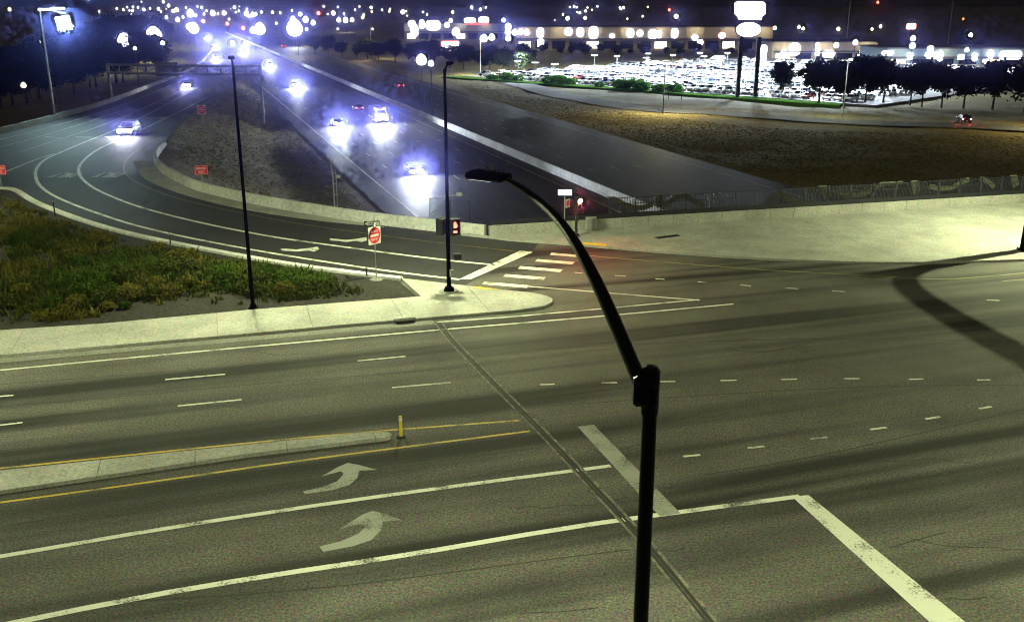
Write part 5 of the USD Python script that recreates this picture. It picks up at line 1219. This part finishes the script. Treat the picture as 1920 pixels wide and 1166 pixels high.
for k in range(80):
    px, py = g_.uniform(0, 610), g_.uniform(410, 585)
    p = G(px, py, .3)
    if not infield_poly.buffer(-1.6).contains(Point(p[0], p[1])): continue
    m_, w_ = g_.choice((('weed_green', 'green'), ('weed_olive', 'olive'), ('weed_olive', 'olive'), ('weed_dry', 'yellowish dry')))
    o_ = shrub(px, py, g_.uniform(.4, 1.0), m_, 'low rounded ' + w_ + ' weed clump among the weeds of the infield', 'low ' + w_ + ' weed clumps in the infield')
# grass on the slope between ramp and freeway, and on the bank beyond the freeway
def bank_pts(poly_pix, n, z, seed, smin, smax):
    g_ = np.random.default_rng(seed); P_ = Polygon([tuple(G(*q, z)[:2]) for q in poly_pix]); b_ = P_.bounds; out = []
    while len(out) < n:
        x, y = g_.uniform(b_[0], b_[2]), g_.uniform(b_[1], b_[3])
        if P_.contains(Point(x, y)) and not plateau.buffer(.6).contains(Point(x, y)) and not corridor.contains(Point(x, y)): out.append((x, y, TZ(x, y), g_.uniform(smin, smax)))
        elif g_.random() < 1e-5: break
    return out
slope_pix = [(295, 275), (420, 170), (470, 150), (520, 190), (640, 300), (760, 420), (640, 405), (460, 370), (330, 330)]
tufts('slope_grass', bank_pts(slope_pix, 3000, -3.5, 21, .4, 1.0), 'bank_olive', .05, .17, 7, lean=2.2, seed=21, wid=.06)
tufts('slope_grass', bank_pts(slope_pix, 1600, -3.5, 22, .4, 1.0), 'bank_grass', .05, .17, 7, lean=2.2, seed=22, wid=.06)
bank_pix = [(860, 160), (1000, 185), (1200, 218), (1440, 240), (1920, 258), (2100, 300), (2000, 345), (1440, 345), (1150, 270), (960, 210)]
tufts('bank_grass', bank_pts(bank_pix, 6500, Z_FWY, 23, .35, .8), 'bank_grass', .05, .16, 7, lean=2.2, seed=23, wid=.07)
tufts('bank_grass', bank_pts(bank_pix, 3500, Z_FWY, 24, .35, .9), 'bank_olive', .05, .18, 7, lean=2.2, seed=24, wid=.07)
edge_pix = [(520, 98), (640, 108), (850, 140), (1000, 165), (1200, 196), (1430, 212), (1430, 222), (1200, 216), (1000, 190), (850, 160), (640, 118)]
tufts('verge_grass', bank_pts(edge_pix, 1500, Z_FWY, 25, .4, .9), 'bank_olive', .05, .16, 6, lean=2.2, seed=25, wid=.1)
# lit shrubs along the front of the lot
for k, (u, s_) in enumerate(((3, 1.0), (9, 1.4), (14, 1.1), (30, 1.3), (34, 1.6), (38, 1.2), (52, .9), (60, 1.6), (64, 1.8), (69, 1.5), (75, 1.2), (80, 1.3))):
    p = LP(u * LL / 108, -3.0 + (k % 3) * .8); t = thing('shrub', 'bright green lit shrub on the verge in front of the car lot', 'shrub', (p[0], p[1], LOTZ - .2), 0, 'lit shrubs in front of the car lot'); g_ = np.random.default_rng(k + 60); v = []; f = []
    for j in range(420):
        q_ = g_.normal(size=3); q_ /= np.linalg.norm(q_); c = q_ * [1.9 * s_, 1.2 * s_, .9 * s_] * g_.uniform(.5, 1) + [0, 0, .8 * s_]; c[2] = max(c[2], .05); a = g_.normal(size=3); a /= np.linalg.norm(a); b_ = np.cross(a, g_.normal(size=3)); b_ /= np.linalg.norm(b_); w = .26 * s_
        n0 = len(v); v += [c - a * w, c + b_ * w * .6, c + a * w, c - b_ * w * .6]; f.append((n0, n0 + 1, n0 + 2, n0 + 3))
    obj('foliage', (np.array(v), np.array(f)), 'lot_grass', t)
# ------------------------------------------------------------------ night haze that glows round the lamps
mat('haze_air', {'v': ('principled_volume', {'color': (.26, .27, 1.0), 'density': HAZE, 'anisotropy': .985, 'absorption_color': (1, 1, 1)})}, [], None, 'v.volume')
hz = MB().box((0, 5700, 88), (19000, 13000, 194)).mesh()
tag(obj('haze', hz, 'haze_air'), kind='stuff')
